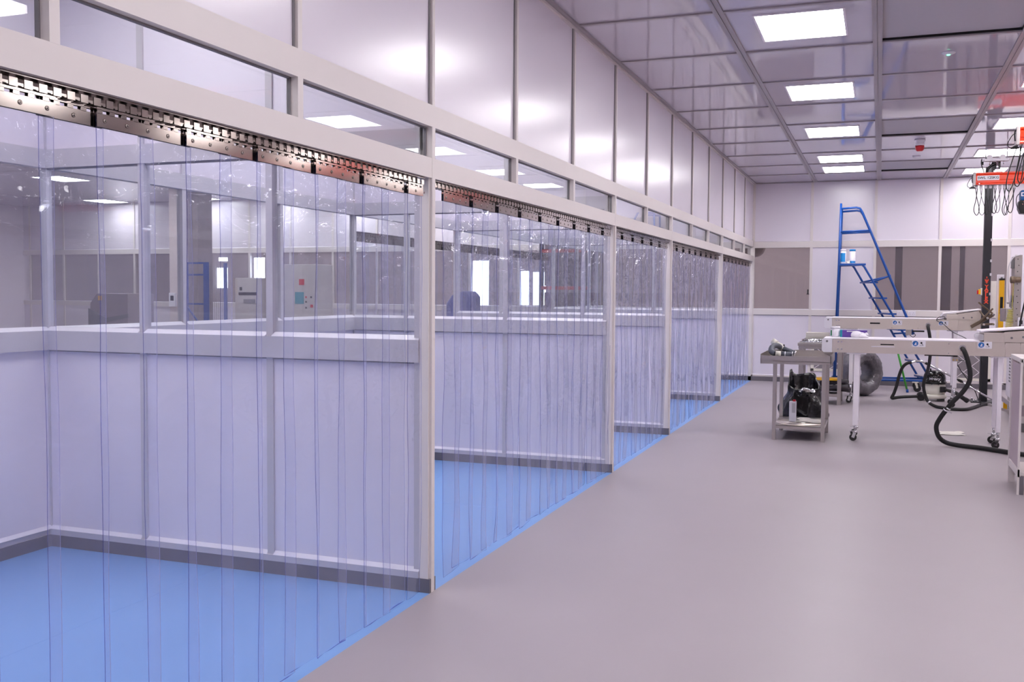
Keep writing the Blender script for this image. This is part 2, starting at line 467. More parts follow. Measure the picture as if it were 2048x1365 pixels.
# ------------------------------------------------------------------ end wall y = L
XM = [.955, 1.963, 2.95, 3.95, 4.95, 5.95, 6.95]
r = MB(); pan = MB(); kk = MB(); gk = MB()
allx = [-16.3 + 1.0 * i for i in range(14)] + [XB, -1.5] + [.0] + XM
r.box(XH, XR, L - .02, L + .05, 2.287, 2.392); r.box(XH, XR, L - .02, L + .05, 1.143, 1.240)
r.box(XH, XR, L - .016, L + .03, .075, .105)
for x in allx: r.box(x - .022, x + .022, L - .016, L + .045, .08, H)
def solid(a, b): pan.box(a, b, L, L + .02, 1.2, 2.3)
pan.box(XH, XR, L, L + .02, .10, 1.15); pan.box(XH, XR, L, L + .02, 2.39, H)
solid(.955, 1.963); solid(3.95, XR)
kk.box(XH, XR, L - .03, L, 0, .078)
for a, b in zip([0] + XM, XM): gk.box(a + .022, b - .022, L - .004, L, 1.135, 1.143)
w = struct(r.build('wall_back', 'frame'))
sl = MB()
for z0 in (2.392, 1.240, .105): sl.wedge_x(XH, XR, L - .02, L - .001, z0, z0 + .009)
sl.build('highlight_sill', 'white', w)  # white strips stand for the highlight on the end wall rails
pan.build('white_panel', 'panel', w); gk.build('gasket', 'gasket', w)
struct(kk.build('baseboard_back', 'kick'))
n = 20
for a, b in ((.0, .955), (1.963, 2.95), (2.95, 3.95), (XB, -1.5), (-1.5, 0)):
    struct(MB().box(a + .02, b - .02, L + .004, L + .010, 1.235, 2.29).build('window_%d' % n, 'glasshaze')); n += 1
# hall part of the end wall: windows, some of them daylit
hx = [-16.3 + i for i in range(14)] + [XB]
DAY = ((-10.26, -10.0, 1.72, 2.19), (-11.2, -10.93, 1.55, 1.98), (-5.28, -4.95, 1.24, 2.1), (-4.36, -4.13, 1.26, 1.9), (-4.05, -3.8, 1.26, 1.88), (-11.15, -10.93, 2.12, 2.2))
for a, b in zip(hx, hx[1:]):
    struct(MB().box(a + .02, b - .02, L + .004, L + .010, 1.235, 2.29).build('window_%d' % n, 'glasshaze')); n += 1
for (x0, x1, z0, z1) in DAY:
    f = MB().box(x0, x1, L + .10, L + .11, z0, z1)
    struct(f.build('window_%d' % n, 'daylight')); n += 1

# room behind the end wall windows
struct(MB().box(XH, XR, YD, YD + .1, 0, H).build('wall_far', 'hallwall'))
for (b4, lab) in (((2.30, 2.42, 14.6, 14.72), 'dark column seen through the window crossed by the blue steps'), ((3.05, 3.2, 14.2, 14.35), 'wide dark column seen through the window left of the black hoist column'),
                  ((3.42, 3.50, 15.4, 15.5), 'thin dark column seen through the window, nearest the black hoist column')):
    tag(MB().box(*b4, 0, H).build('steel_column', 'foam'), lab, 'column', 'dark columns behind the end wall windows')
t = thing('tube_light', 'slim tube lamp seen through the window behind the blue steps', 'lamp', (2.68, 14.2, 2.42))
MB().box(2.50, 2.86, 14.17, 14.23, 2.41, 2.44).build('housing', 'white', t)
MB().cyl((2.52, 14.2, 2.395), (2.84, 14.2, 2.395), .013).build('tube', 'strip', t)
MB().cyl((2.55, 14.2, 2.44), (2.55, 14.2, H), .004).build('suspension_rod', 'chrome', t)
MB().cyl((2.81, 14.2, 2.44), (2.81, 14.2, H), .004).build('suspension_rod', 'chrome', t)

# side / rear walls of the main room (reflected in glass), outer hall walls
w = MB().box(XR, XR + .1, Y0, L, 0, H); w = struct(w.build('wall_right', 'panel'))
f = MB()
for k in range(-6, 11): f.box(XR - .02, XR, K(k) - .02, K(k) + .02, .08, H)
f.box(XR - .02, XR, Y0, L, 2.29, 2.39); f.box(XR - .02, XR, Y0, L, 1.14, 1.24); f.build('mullion', 'frame', w)
struct(MB().box(XH, XR + .1, Y0 - .1, Y0, 0, H).build('wall_front', 'panel'))
struct(MB().box(XH - .1, XH, Y0 - .1, YD, 0, H).build('wall_hall', 'panel'))
struct(MB().box(XR, XR + .1, L, YD, 0, H).build('wall_far', 'hallwall'))

# ------------------------------------------------------------------ strip curtains
def strip_mesh(name, yc, x, parent, seed, w=.232, zt=1.995, zb=.018, slant=0.0, curl=1.0, far=False):
    rnd = random.Random(seed); b = MB()
    ny, nz = (4, 40) if not far else (2, 16)
    ph = [rnd.uniform(0, 6.28) for _ in range(6)]; am = [rnd.uniform(.4, 1) for _ in range(3)]
    tw = rnd.uniform(-.006, .006); th = .0025
    def off(u, z):
        d = (zt - z) / (zt - zb)
        a = .0035 * am[0] * math.sin(5 * z + ph[0]) + .002 * am[1] * math.sin(11 * z + ph[1] + 2 * u) \
            + .0022 * am[2] * math.cos(3 * z + ph[2]) * (4 * u * u - .33) * 2
        a += tw * u * 2 * d + .003 * math.sin(23 * z + ph[3]) * math.exp(-d * 8) * u
        return a * min(1, d * 10) * curl
    drift = rnd.uniform(-.012, .012)
    def yy(u, z):
        d = (zt - z) / (zt - zb)
        return yc + u * w + (slant + drift) * d + .004 * math.sin(2.5 * z + ph[4]) * d * curl
    idx = {}
    for sd in (0, 1):
        for i in range(ny + 1):
            for j in range(nz + 1):
                u = i / ny - .5; z = zb + (zt - zb) * j / nz
                if j == 0: z += rnd.uniform(-.002, .004)
                idx[sd, i, j] = len(b.v); b.v.append((x + off(u, z) + (th if sd else 0), yy(u, z), z))
    for i in range(ny):
        for j in range(nz):
            b.face([idx[0, i, j], idx[0, i, j + 1], idx[0, i + 1, j + 1], idx[0, i + 1, j]], 0, True)
            b.face([idx[1, i, j], idx[1, i + 1, j], idx[1, i + 1, j + 1], idx[1, i, j + 1]], 0, True)
    def edge(q, m=1):      # cut edges keep their own vertices so the faces stay crisp
        a = len(b.v); b.v += [b.v[idx[k]] for k in q]; b.face([a, a + 1, a + 2, a + 3], m)
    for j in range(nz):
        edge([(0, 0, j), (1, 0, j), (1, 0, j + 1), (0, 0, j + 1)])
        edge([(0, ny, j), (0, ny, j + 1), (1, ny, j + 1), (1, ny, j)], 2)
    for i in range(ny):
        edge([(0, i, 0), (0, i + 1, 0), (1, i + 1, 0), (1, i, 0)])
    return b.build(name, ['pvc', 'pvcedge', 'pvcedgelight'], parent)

def clamp(yc, x, parent, w=.236, front=True):
    b = MB(); xf = x + .0055; xa = x - .004
    for q0, q1 in ((xf, xf + .002), (xa - .002, xa)):
        b.box(q0, q1, yc - w / 2, yc + w / 2, 1.962, 2.000)
        b.box(q0, q1, yc - w / 2, yc + w / 2, 2.010, 2.017)
        y = yc - w / 2 + .002
        while y < yc + w / 2 - .012:
            b.box(q0, q1, y, min(y + .020, yc + w / 2), 1.999, 2.011); y += .0478
    for d in (-.088, 0, .088):
        b.lathe((xf + .002, yc + d, 1.981), [(.0065, 0), (.0065, .0015), (.003, .0025)], 12, 0, (1, 0, 0))
        b.lathe((xf + .0046, yc + d, 1.981), [(.0022, -.0005), (.0021, .0004)], 8, 1, (1, 0, 0))
    return b.build('clamp_plate', ['steel', 'dark'], parent)

def curtain(label, ya, yb, first_front, X=-.030, slant=0.0, curl=1.0, group='strip curtains of the booth doorways', far=False):
    t = thing('strip_curtain', label, 'strip curtain', (X, (ya + yb) / 2, 2.05), group)
    r = MB()
    r.box(X - .032, X - .028, ya, yb, 2.022, ZB)
    r.box(X - .032, X + .012, ya, yb, ZB - .006, ZB)
    r.build('hanging_rail', 'steel', t)
    c = MB(); y = ya + .01
    while y < yb - .03:
        c.box(X - .030, X + .013, y, y + .027, 2.018, 2.021)
        c.box(X + .0105, X + .0135, y, y + .027, 2.018, 2.040)
        c.box(X - .0275, X - .0245, y, y + .027, 2.018, 2.036)
        y += .0478
    c.build('hook_comb', 'steel', t)
    P = .1918
    y = first_front; nfr = 0
    while y - P > ya + .09: y -= P; nfr += 1
    i = -nfr; sd = int(abs(ya) * 100)
    while y < yb - .05:
        fr = (i % 2 == 0); w = .232
        yc = y
        if yc + w / 2 > yb - .012: w = 2 * (yb - .012 - yc)
        if w > .08:
            s_ = strip_mesh('strip', yc, X + (0 if fr else -.012), t, sd + i * 3, w, slant=slant * (y - ya) / (yb - ya), curl=curl, far=far)
            clamp(yc, X + (0 if fr else -.012), s_, w + .004)
        y += P; i += 1
    return t
curtain('nearest clear strip curtain, at the left edge of the picture', K(-3) + .03, K(0) - .06, -2.067)
curtain('clear strip curtain in the second doorway, right of the nearest full height post', K(0) + .03, K(3) - .06, .288, curl=1.7)
curtain('narrow clear strip curtain in the third doorway from the camera', K(3) + .03, K(5) - .06, K(3) + .09, curl=2.0)
curtain('clear strip curtain in the fourth doorway, next to last before the end wall', K(5) + .03, K(8) - .06, K(5) + .16, curl=2.2)
curtain('farthest clear strip curtain, its strips swept aside, beside the end wall', K(8) + .03, L - .06, K(8) + .15, slant=-.28, curl=2.2)
curtain('clear strip curtain in the rear opening of the third booth, seen through glass', K(3) + .05, K(5) - .05, K(3) + .2, X=XB - .02, curl=2.0, group='strip curtains at the back of the booths', far=True)
curtain('clear strip curtain in the rear opening of the fourth booth, seen through glass', K(5) + .05, K(8) - .05, K(5) + .2, X=XB - .02, curl=2.0, group='strip curtains at the back of the booths', far=True)
#PART2_BEGIN
# ------------------------------------------------------------------ things on the ceiling
t = thing('fire_alarm_sounder', 'small red and white fire alarm sounder hanging from the ceiling', 'alarm', (2.47, 8.62, H))
MB().lathe((2.47, 8.62, H), [(.062, 0), (.062, -.02), (.05, -.03), (.045, -.05), (.053, -.055), (.053, -.075), (.045, -.08)][::-1], 24).build('base', 'white', t)
MB().lathe((2.47, 8.62, H), [(.030, -.145), (.044, -.130), (.052, -.10), (.052, -.08)], 24).build('red_lens', 'red', t)
for (x, y, lab, hue) in ((2.517, 4.06, 'round ceiling detector with a lit green dot', 'led'), (2.48, 10.15, 'flat round ceiling detector just behind the red sounder', None)):
    t = thing('smoke_detector', lab, 'detector', (x, y, H))
    MB().lathe((x, y, H), [(.052, 0), (.050, -.008), (.03, -.016), (.02, -.018)][::-1], 24).build('housing', 'white', t)
    if hue: MB().lathe((x, y, H - .018), [(.014, 0), (.012, -.004)][::-1], 12).build('indicator', hue, t)

# ------------------------------------------------------------------ front steel table
t = thing('steel_table', 'stainless steel table with a raised rim, nearest the camera at right', 'table', (1.32, 6.36, 0))
b = MB(); b.prism([(.925, .812), (1.615, .812), (1.615, .816), (.925, .816)], 5.92, 6.82)
b.box(.925, 1.45, 5.92, 5.926, .785, .868); b.prism([(1.45, .785), (1.615, .797), (1.615, .88), (1.45, .866)], 5.92, 5.926)
b.box(.925, .931, 5.92, 6.82, .785, .885); b.box(1.609, 1.615, 5.92, 6.82, .785, .885); b.box(.925, 1.615, 6.814, 6.82, .785, .885)
b.build('tabletop', 'brushed', t)
for x in (1.068, 1.548):
    for y in (5.97, 6.73):
        MB().box(x - .019, x + .019, y - .019, y + .019, 0, .812).build('leg', 'brushed', t, .002)
b = MB().box(1.06, 1.556, 5.955, 6.745, .148, .152); b.box(1.087, 1.529, 5.955, 5.960, .118, .152); b.box(1.087, 1.529, 6.74, 6.745, .118, .152)
b.box(1.055, 1.06, 5.99, 6.71, .118, .152); b.box(1.556, 1.561, 5.99, 6.71, .118, .152); b.build('shelf', 'brushed', t)
tag(MB().lathe((1.300, 6.22, .153), [(.235, 0), (.235, .006), (.226, .009), (.12, .009), (.118, .012), (.05, .012)], 48).build('round_plate', 'brushedx'),
    'large thin round metal plate lying on the lower shelf of the front table', 'plate')
t = thing('solvent_can', 'white metal can with a red cap on the shelf of the front table', 'can', (1.232, 6.22, .166))
b = MB().box(1.197, 1.267, 6.195, 6.245, .166, .378); b.build('body', 'white', t, .004)
MB().lathe((1.245, 6.22, .378), [(.016, 0), (.016, .016), (.013, .018)], 16).build('cap', 'red', t)
MB().box(1.225, 1.258, 6.1935, 6.195, .26, .36).build('label', 'ceilmatt', t)
def crumple(name, x0, x1, y0, y1, z0, h, m, seed, n=16):
    rr = random.Random(seed); b = MB(); a = [[0] * (n + 1) for _ in range(n + 1)]
    p = [rr.uniform(0, 6) for _ in range(6)]
    for s in (0, 1):
        for i in range(n + 1):
            for j in range(n + 1):
                u, v = i / n, j / n
                e = 1 + .12 * math.sin(7 * v + p[0]) + .08 * math.sin(13 * v + p[1]); g = 1 + .12 * math.sin(8 * u + p[2])
                xx = (x0 + x1) / 2 + (u - .5) * (x1 - x0) * e; yy = (y0 + y1) / 2 + (v - .5) * (y1 - y0) * g
                zz = z0 + h * .5 * (1 + math.sin(5 * u + p[3]) * math.cos(6 * v + p[4]) * .8 + .2 * math.sin(17 * u + 9 * v)) * min(1, 6 * min(u, 1 - u, v, 1 - v) + .25)
                b.v.append((xx, yy, zz + (.0015 if s else 0)))
    N = n + 1
    for s in (0, 1):
        for i in range(n):
            for j in range(n):
                q = [s * N * N + i * N + j, s * N * N + (i + 1) * N + j, s * N * N + (i + 1) * N + j + 1, s * N * N + i * N + j + 1]
                b.face(q if s else q[::-1], 0, True)
    return b.build(name, m)
tag(crumple('paper_wipes', 1.28, 1.53, 6.16, 6.44, .166, .03, 'paper', 3), 'crumpled cream paper wipes beside the white can on the table shelf', 'paper')

# grey hose fittings on the tabletop
t = thing('pipe_fitting', 'bent grey and white hose fitting lying on the front table', 'fitting', (1.06, 6.5, .816))
MB().tube([(1.055, 6.60, .925), (1.02, 6.53, .942), (.985, 6.46, .925), (.985, 6.40, .885), (1.03, 6.36, .862)], .030, 16, sub=5).build('elbow', 'ribbed', t)
MB().tube([(1.03, 6.36, .862), (1.085, 6.37, .857)], .033, 16).build('coupling', 'cream', t)
MB().tube([(1.086, 6.37, .857), (1.205, 6.38, .855)], .0315, 16).build('sleeve', 'ribbed', t)
b = MB()
for x in (1.125, 1.20): b.tube([(x, 6.375, .8565), (x + .009, 6.3755, .8565)], .0345, 16)
b.build('hose_clamp', 'chrome', t)
MB().tube([(.975, 6.62, .985), (1.02, 6.60, .958)], .034, 16).build('white_cap', 'cream', t)
MB().tube([(1.02, 6.60, .958), (1.075, 6.60, .935)], .024, 16).build('coupling', 'cream', t)
t = thing('pipe_fitting', 'short straight grey hose fitting behind the bent one on the front table', 'fitting', (1.13, 6.67, .816))
MB().tube([(1.08, 6.67, .905), (1.20, 6.67, .858)], .028, 16).build('sleeve', 'ribbed', t)
MB().tube([(1.20, 6.67, .858), (1.215, 6.67, .852)], .030, 16).build('hose_clamp', 'chrome', t)
MB().tube([(1.05, 6.67, .917), (1.08, 6.67, .905)], .031, 16).build('coupling', 'cream', t)
MB().cyl((1.09, 6.67, .93), (1.09, 6.67, .95), .009, 10).build('screw', 'black', t)

# black bag on the floor behind the table
def bagmesh():
    b = MB(); n, mlev = 40, 26; rr = random.Random(4)
    cx, cy = 1.275, 7.12
    R = []
    for j in range(mlev + 1):
        v = j / mlev; z = .47 * v
        ring = len(b.v); R.append(ring)
        for i in range(n):
            q = 2 * PI * i / n
            r = (.205 + .06 * math.sin(PI * min(1, v * 1.3))) * (1 - .22 * v * v)
            r *= 1 + .07 * math.sin(5 * q + 9 * v) + .05 * math.sin(11 * q - 7 * v) + .03 * math.sin(19 * q + 15 * v)
            top = 0
            if v > .7:
                s = (v - .7) / .3
                top = s * s * (.17 * max(0, math.cos(q - 2.9)) ** 6 + .12 * max(0, math.cos(q - .9)) ** 4 + .10 * max(0, math.cos(q - 1.9)) ** 4 - .05 * max(0, math.cos(q + 1.4)))
            if j == 0: r *= .86
            b.v.append((cx + r * math.cos(q), cy + r * .95 * math.sin(q), z + top))
    for a, c in zip(R, R[1:]):
        for i in range(n): b.face([a + i, a + (i + 1) % n, c + (i + 1) % n, c + i], 0, True)
    b.face([R[0] + i for i in reversed(range(n))], 0)
    inner = []
    for k, (sc, dz) in enumerate(((.93, -.03), (.8, -.14), (.4, -.2))):
        ring = len(b.v); inner.append(ring)
        for i in range(n):
            x, y, z = b.v[R[-1] + i]
            b.v.append((cx + (x - cx) * sc, cy + (y - cy) * sc, (z if k == 0 else .47) + dz))
    seq = [R[-1]] + inner
    for a, c in zip(seq, seq[1:]):
        for i in range(n): b.face([a + i, a + (i + 1) % n, c + (i + 1) % n, c + i], 0, True)
    b.face([inner[-1] + i for i in range(n)], 0)
    return b
t = thing('bin_bag', 'open shiny black bin bag on the floor behind the front table', 'bag', (1.30, 7.10, 0))
bagmesh().build('bag_film', 'bag', t)
o = crumple('foil_packet', 1.22, 1.40, 6.96, 7.06, .40, .06, 'foil', 5, 10); o.parent = t; o.location = -Vector(t.location)

# ------------------------------------------------------------------ conveyors
def sticker(x, z, y, w, h, parent):
    s = MB().box(x, x + w, y - .0012, y, z, z + h).build('sticker', 'white', parent)
    d = MB(); d.lathe((x + w * .26, y - .0012, z + h * .52), [(h * .40, 0), (h * .40, .0008)], 24, 0, (0, -1, 0))
    d.build('blue_disc', 'signblue', s)
    d = MB(); cx, cz, k = x + w * .26, z + h * .5, h
    d.box(cx - .15 * k, cx + .18 * k, y - .0026, y - .002, cz - .22 * k, cz - .12 * k)
    d.prism([(cx - .12 * k, cz - .1 * k), (cx + .1 * k, cz - .1 * k), (cx + .16 * k, cz + .1 * k), (cx + .06 * k, cz + .22 * k), (cx - .04 * k, cz + .05 * k)], y - .0026, y - .002)
    d.build('pictogram', 'white', s)
    d = MB(); cx = x + w * .72
    d.sphere((cx - .05 * k, y - .0016, cz + .12 * k), .14 * k, 10, sc=(1, .05, 1.1))
    d.prism([(cx, cz + .05 * k), (cx + .2 * k, cz - .18 * k), (cx + .16 * k, cz - .24 * k), (cx - .05 * k, cz)], y - .0024, y - .0012)
    for q in range(5): d.box(cx + (-.3 + .12 * q) * k, cx + (-.24 + .12 * q) * k, y - .0024, y - .0012, cz - (.30 if q % 2 else .27) * k, cz - .22 * k)
    d.build('pictogram', 'ink', s)
def conveyor(label, y0, y1, zb, zt, X0, X1, seams, stick, slot, hole, hood, ps, legs, legbot, caster):
    t = thing('conveyor', label, 'conveyor', ((X0 + X1) / 2, (y0 + y1) / 2, 0), 'conveyors')
    e0 = X0 + .10
    b = MB()
    xs = [e0] + seams + [X1]
    for a, c in zip(xs, xs[1:]):
        b.box(a + .0015, c - .0015, y0, y0 + .004, zb, zt - .012)
        b.box(a + .0015, c - .0015, y1 - .004, y1, zb, zt - .012)
    b.box(e0, X1, y0 + .004, y1 - .004, zb + .004, zt - .03)
    b.build('side_plate', 'brushedx', t)
    b = MB(); b.box(e0, hood[0] - .03, y0 - .001, y1 + .001, zt - .012, zt); b.build('top_guide', 'whitem', t, .003)
    b = MB()
    c_ = .018
    b.prism([(X0, zb + c_), (X0 + c_, zb), (e0, zb), (e0, zt - .004), (X0 + c_, zt - .004), (X0, zt - .004 - c_)], y0 - .004, y1 + .004)
    e = b.build('end_cover', 'white', t)
    MB().cyl((X0 + .05, y0 - .008, zt - .035), (X0 + .05, y0 - .003, zt - .035), .012, 6).build('bolt', 'gasket', e)
    b = MB()
    for sx in seams[:2] + [X1 - .01]:
        for dz in (.02, (zt - zb) - .035):
            b.cyl((sx + .012, y0 - .003, zb + dz), (sx + .012, y0 + .001, zb + dz), .0045, 8)
    for dx in (.10, .155):
        for dz in (.035, .11): b.cyl((e0 + dx * .6, y0 - .008, zb + dz), (e0 + dx * .6, y0 + .001, zb + dz), .009, 10)
    b.build('bolt_head', 'chrome', t)
    for s in stick: sticker(s[0], s[1], y0, s[2], s[3], t)
    MB().box(slot[0], slot[1], y0 - .0008, y0 + .001, slot[2], slot[3]).build('slot', 'dark', t)
    MB().lathe((hole[0], y0 - .001, hole[1]), [(.032, 0), (.032, .003)], 24, 0, (0, -1, 0)).build('port_collar', 'chrome', t)
    h = MB(); h.box(hood[0], hood[1], y0, y1, zt - .012, hood[2])
    h.build('drive_cover', 'brushedx', t, .002)
    h = MB(); h.prism([(hood[1], zt - .008), (X1, zt - .008), (X1, hood[3]), (hood[1], hood[2] + .005)], y0 + .004, y1 - .004); h.build('rising_side_frame', 'brushedx', t)
    h = MB(); h.bar((hood[0] - .03, (y0 + y1) / 2, hood[2] + .008), (X1, (y0 + y1) / 2, hood[3] + .012), y1 - y0, .012); h.build('belt', 'whitem', t)
    MB().lathe((hood[0] - .02, y0 + .004, zt + .034), [(.032, 0), (.032, y1 - y0 - .008)], 20, 0, (0, 1, 0)).build('roller', 'ceilmatt', t)
    h = MB()
    for (bx, bz) in ps: h.cyl((bx, y0 - .004, bz), (bx, y0 + .002, bz), .011, 10)
    h.build('pivot_bolt', 'gasket', t)
    for (lx, w) in legs:
        for ly in (y0 + .03, y1 - .05):
            l = MB().box(lx, lx + w, ly, ly + .05, legbot, zb - .014).build('leg', 'whitem', t, .004)
            MB().cyl((lx + w / 2, ly + .025, legbot - (legbot - caster)), (lx + w / 2, ly + .025, legbot + .01), .013, 12).build('leg_stem', 'chrome', l)
        MB().box(lx - .07, lx + w + .06, y0 + .01, y1 - .01, zb - .014, zb).build('leg_plate', 'whitem', t)
    for (lx, w) in legs:
        for s, ly in enumerate((y0 + .03, y1 - .05)):
            cx, cy = lx + w / 2, ly + .025
            f = MB(); f.lathe((cx, cy, caster - .02), [(.024, 0), (.026, .012), (.014, .022)], 16)
            f.bar((cx - .004, cy - .018, caster - .018), (cx - .022, cy - .018, .034), .004, .03, up=(1, 0, 0)); f.bar((cx - .004, cy + .018, caster - .018), (cx - .022, cy + .018, .034), .004, .03, up=(1, 0, 0))
            f.bar((cx - .01, cy, caster - .004), (cx - .06, cy - .01, caster - .004), .02, .006)
            c = f.build('caster', 'chrome', t)
            MB().lathe((cx - .02, cy - .013, .036), [(.036, 0), (.0365, .004), (.0365, .022), (.036, .026)], 20, 0, (0, 1, 0)).build('wheel', 'rubber', c)
    return t
c1 = conveyor('long steel conveyor on white legs with casters, nearer the camera', 6.15, 6.60, .907, 1.055, 1.512, 4.35, [2.361, 2.694, 2.949, 3.205, 3.339],
              [(2.369, .982, .126, .066), (2.963, .982, .126, .066)], (2.076, 2.203, .992, 1.004), (2.83, .98), (3.016, 3.195, 1.140, 1.262),
              [(3.26, 1.09), (3.36, 1.10)], [(1.826, .056), (3.150, .042)], .160, .105)
MB().box(1.99, 2.21, 6.1485, 6.152, .972, .980).build('slot_plate', 'white', c1)
conveyor('steel conveyor on white legs behind the nearer one', 9.85, 10.30, 1.032, 1.185, 1.345, 3.31, [2.208, 2.534, 2.787, 3.036, 3.19],
         [(2.225, 1.092, .122, .062), (2.797, 1.092, .122, .062)], (1.94, 2.068, 1.10, 1.120), (2.67, 1.095), (2.893, 3.034, 1.245, 1.30),
         [(3.10, 1.20), (3.20, 1.205)], [(1.68, .05), (2.99, .052)], .263, .11)
# clutter below the far conveyor beam
t = thing('pneumatic_valve', 'small valve block with a black lever under the far conveyor', 'valve', (2.42, 9.9, 1.0))
MB().box(2.395, 2.47, 9.88, 9.94, .955, 1.028).build('body', 'brushed', t, .003)
MB().box(2.48, 2.63, 9.89, 9.92, 1.000, 1.02).build('lever', 'black', t, .004)
MB().tube([(2.47, 9.9, .99), (2.52, 9.9, .96), (2.49, 9.9, .93), (2.45, 9.9, .955)], .004, 6, sub=4).build('air_line', 'black', t)
t = thing('pneumatic_valve', 'valve block with brass ports and black bar under the near conveyor', 'valve', (2.78, 6.2, .88))
MB().box(2.745, 2.80, 6.19, 6.25, .845, .892).build('body', 'brushed', t, .003)
b = MB(); b.cyl((2.755, 6.185, .86), (2.755, 6.19, .86), .006, 8); b.cyl((2.785, 6.185, .86), (2.785, 6.19, .86), .006, 8); b.build('port', 'yellow', t)
MB().box(2.49, 2.79, 6.20, 6.235, .893, .9055).build('black_bar', 'black', t)
MB().tube([(2.80, 6.19, .86), (2.84, 6.17, .857), (2.86, 6.16, .88), (2.85, 6.165, .905)], .003, 6, sub=4).build('air_line', 'black', t)

# scissor linkage at the conveyor head
t = thing('scissor_linkage', 'brown metal scissor arm at the head of the far conveyor', 'linkage', (3.3, 9.75, 1.2))
for p in (((3.19, 9.78, 1.085), (3.44, 9.70, 1.25), .07, .022), ((3.26, 9.72, 1.41), (3.44, 9.76, 1.26), .035, .018), ((3.28, 9.68, 1.16), (3.43, 9.66, 1.33), .035, .018),
          ((3.30, 9.7, 1.12), (3.44, 9.7, 1.128), .045, .02), ((3.28, 9.74, 1.30), (3.33, 9.66, 1.22), .03, .016)):
    MB().bar(p[0], p[1], p[3], p[2] * .62, up=(0, 0, 1)).build('arm', 'brown', t, .003)
b = MB()
for q in ((3.44, 1.25), (3.37, 1.205), (3.44, 1.126), (3.33, 1.12)): b.cyl((q[0], 9.64, q[1]), (q[0], 9.79, q[1]), .014, 12)
b.build('pivot_pin', 'chrome', t)

# things lying on the near conveyor
t = thing('wipes_tub', 'white tub with a green label standing on the near conveyor', 'tub', (1.63, 6.42, 1.055))
MB().lathe((1.63, 6.42, 1.057), [(.044, 0), (.046, .004), (.046, .085)], 28).build('body', 'white', t)
MB().lathe((1.63, 6.42, 1.142), [(.048, 0), (.048, .018), (.044, .022)], 28).build('lid', 'white', t)
b = MB(); n0 = len(b.v)
for i in range(9):
    q = PI + .10 + .7 * i / 8
    for z in (1.068, 1.125): b.v.append((1.63 + .0468 * math.cos(q), 6.42 + .0468 * math.sin(q), z))
for i in range(8): b.face([2 * i, 2 * i + 2, 2 * i + 3, 2 * i + 1])
b.build('label', 'greenlab', t)
t = thing('glove_box', 'purple and teal carton of gloves lying on the near conveyor', 'box', (1.81, 6.44, 1.055))
MB().box(1.69, 1.945, 6.38, 6.50, 1.055, 1.128).build('carton', 'purple', t, .001)
MB().box(1.679, 1.70, 6.379, 6.501, 1.055, 1.129).build('end_band', 'teal', t)
MB().box(1.745, 1.86, 6.377, 6.379, 1.112, 1.122).build('label', 'white', t)
MB().box(1.80, 1.86, 6.3775, 6.379, 1.058, 1.112).build('label', 'white', t)
t = thing('glove', 'white disposable gloves in a heap in front of the purple carton', 'gloves', (1.87, 6.30, 1.05))
b = MB(); b.sphere((1.845, 6.32, 1.080), .060, 18, sc=(1, .7, .74)); b.sphere((1.89, 6.32, 1.076), .045, 14, sc=(1, .7, .8))
b.build('palm', 'white', t)
for k in range(5):
    a = (-.25 + .28 * k)
    MB().tube([(1.865, 6.32, 1.07), (1.905 + .012 * math.cos(a), 6.31 - .01 * k, 1.085 - .004 * k), (1.945 + .012 * math.sin(k * 2), 6.305 - .008 * k, 1.104 - .011 * k)], [.022, .016, .011], 8, sub=3).build('finger', 'white', t)

# hoses from the conveyors to the floor
t = thing('vacuum_hose', 'thick black hose looping from the near conveyor down to the floor', 'hose', (2.83, 6.14, .98))
MB().tube([(2.83, 6.16, .980), (2.845, 6.10, .95), (2.872, 6.08, .872), (2.898, 6.08, .751), (2.891, 6.08, .653), (2.836, 6.08, .553), (2.75, 6.08, .451), (2.698, 6.09, .375),
           (2.642, 6.10, .283), (2.612, 6.12, .198), (2.636, 6.15, .10), (2.70, 6.17, .042), (2.80, 6.11, .027), (3.001, 6.031, .024), (3.162, 5.904, .024), (3.31, 5.77, .024), (3.60, 5.62, .024)], .0225, 14, sub=6).build('hose', 'rubber', t)
b = MB(); 
for dx in (-.008, .012): b.tube([(2.703 + dx, 6.088, .38 + dx), (2.696 + dx, 6.089, .368 + dx)], .026, 14)
b.bar((2.70, 6.062, .368), (2.745, 6.062, .345), .014, .014); b.build('hose_clamp', 'chrome', t)
t = thing('vacuum_hose', 'black hose from the far conveyor curving along the floor', 'hose', (2.67, 9.84, 1.095))
MB().tube([(2.67, 9.86, 1.096), (2.672, 9.80, 1.06), (2.689, 9.78, .97), (2.704, 9.78, .837), (2.702, 9.78, .67), (2.682, 9.78, .516), (2.648, 9.78, .401), (2.632, 9.78, .286),
           (2.654, 9.78, .166), (2.70, 9.76, .07), (2.78, 9.70, .026), (2.86, 9.60, .022), (2.945, 9.49, .022), (3.124, 9.50, .022), (3.27, 9.86, .022), (3.40, 10.25, .022), (3.62, 10.5, .022)], .021, 14, sub=6).build('hose', 'rubber', t)
MB().tube([(2.70, 9.76, .075), (2.715, 9.75, .058)], .025, 14).build('hose_clamp', 'chrome', t)
t = thing('power_cable', 'thin dark cable slung across the far conveyor', 'cable', (2.85, 9.7, 1.1))
MB().tube([(2.77, 9.82, 1.176), (2.80, 9.80, 1.205), (2.86, 9.78, 1.212), (2.865, 9.78, 1.19), (2.77, 9.8, 1.165), (2.85, 9.6, 1.115), (2.956, 9.5, 1.02), (3.136, 9.4, .92), (3.3, 9.5, .7), (3.33, 9.9, .2), (3.36, 10.1, .01)], .0045, 8, sub=5).build('cable', 'black', t)
t = thing('power_cable', 'thin black cable running down to the foot of the black column', 'cable', (3.2, 10.6, .3))
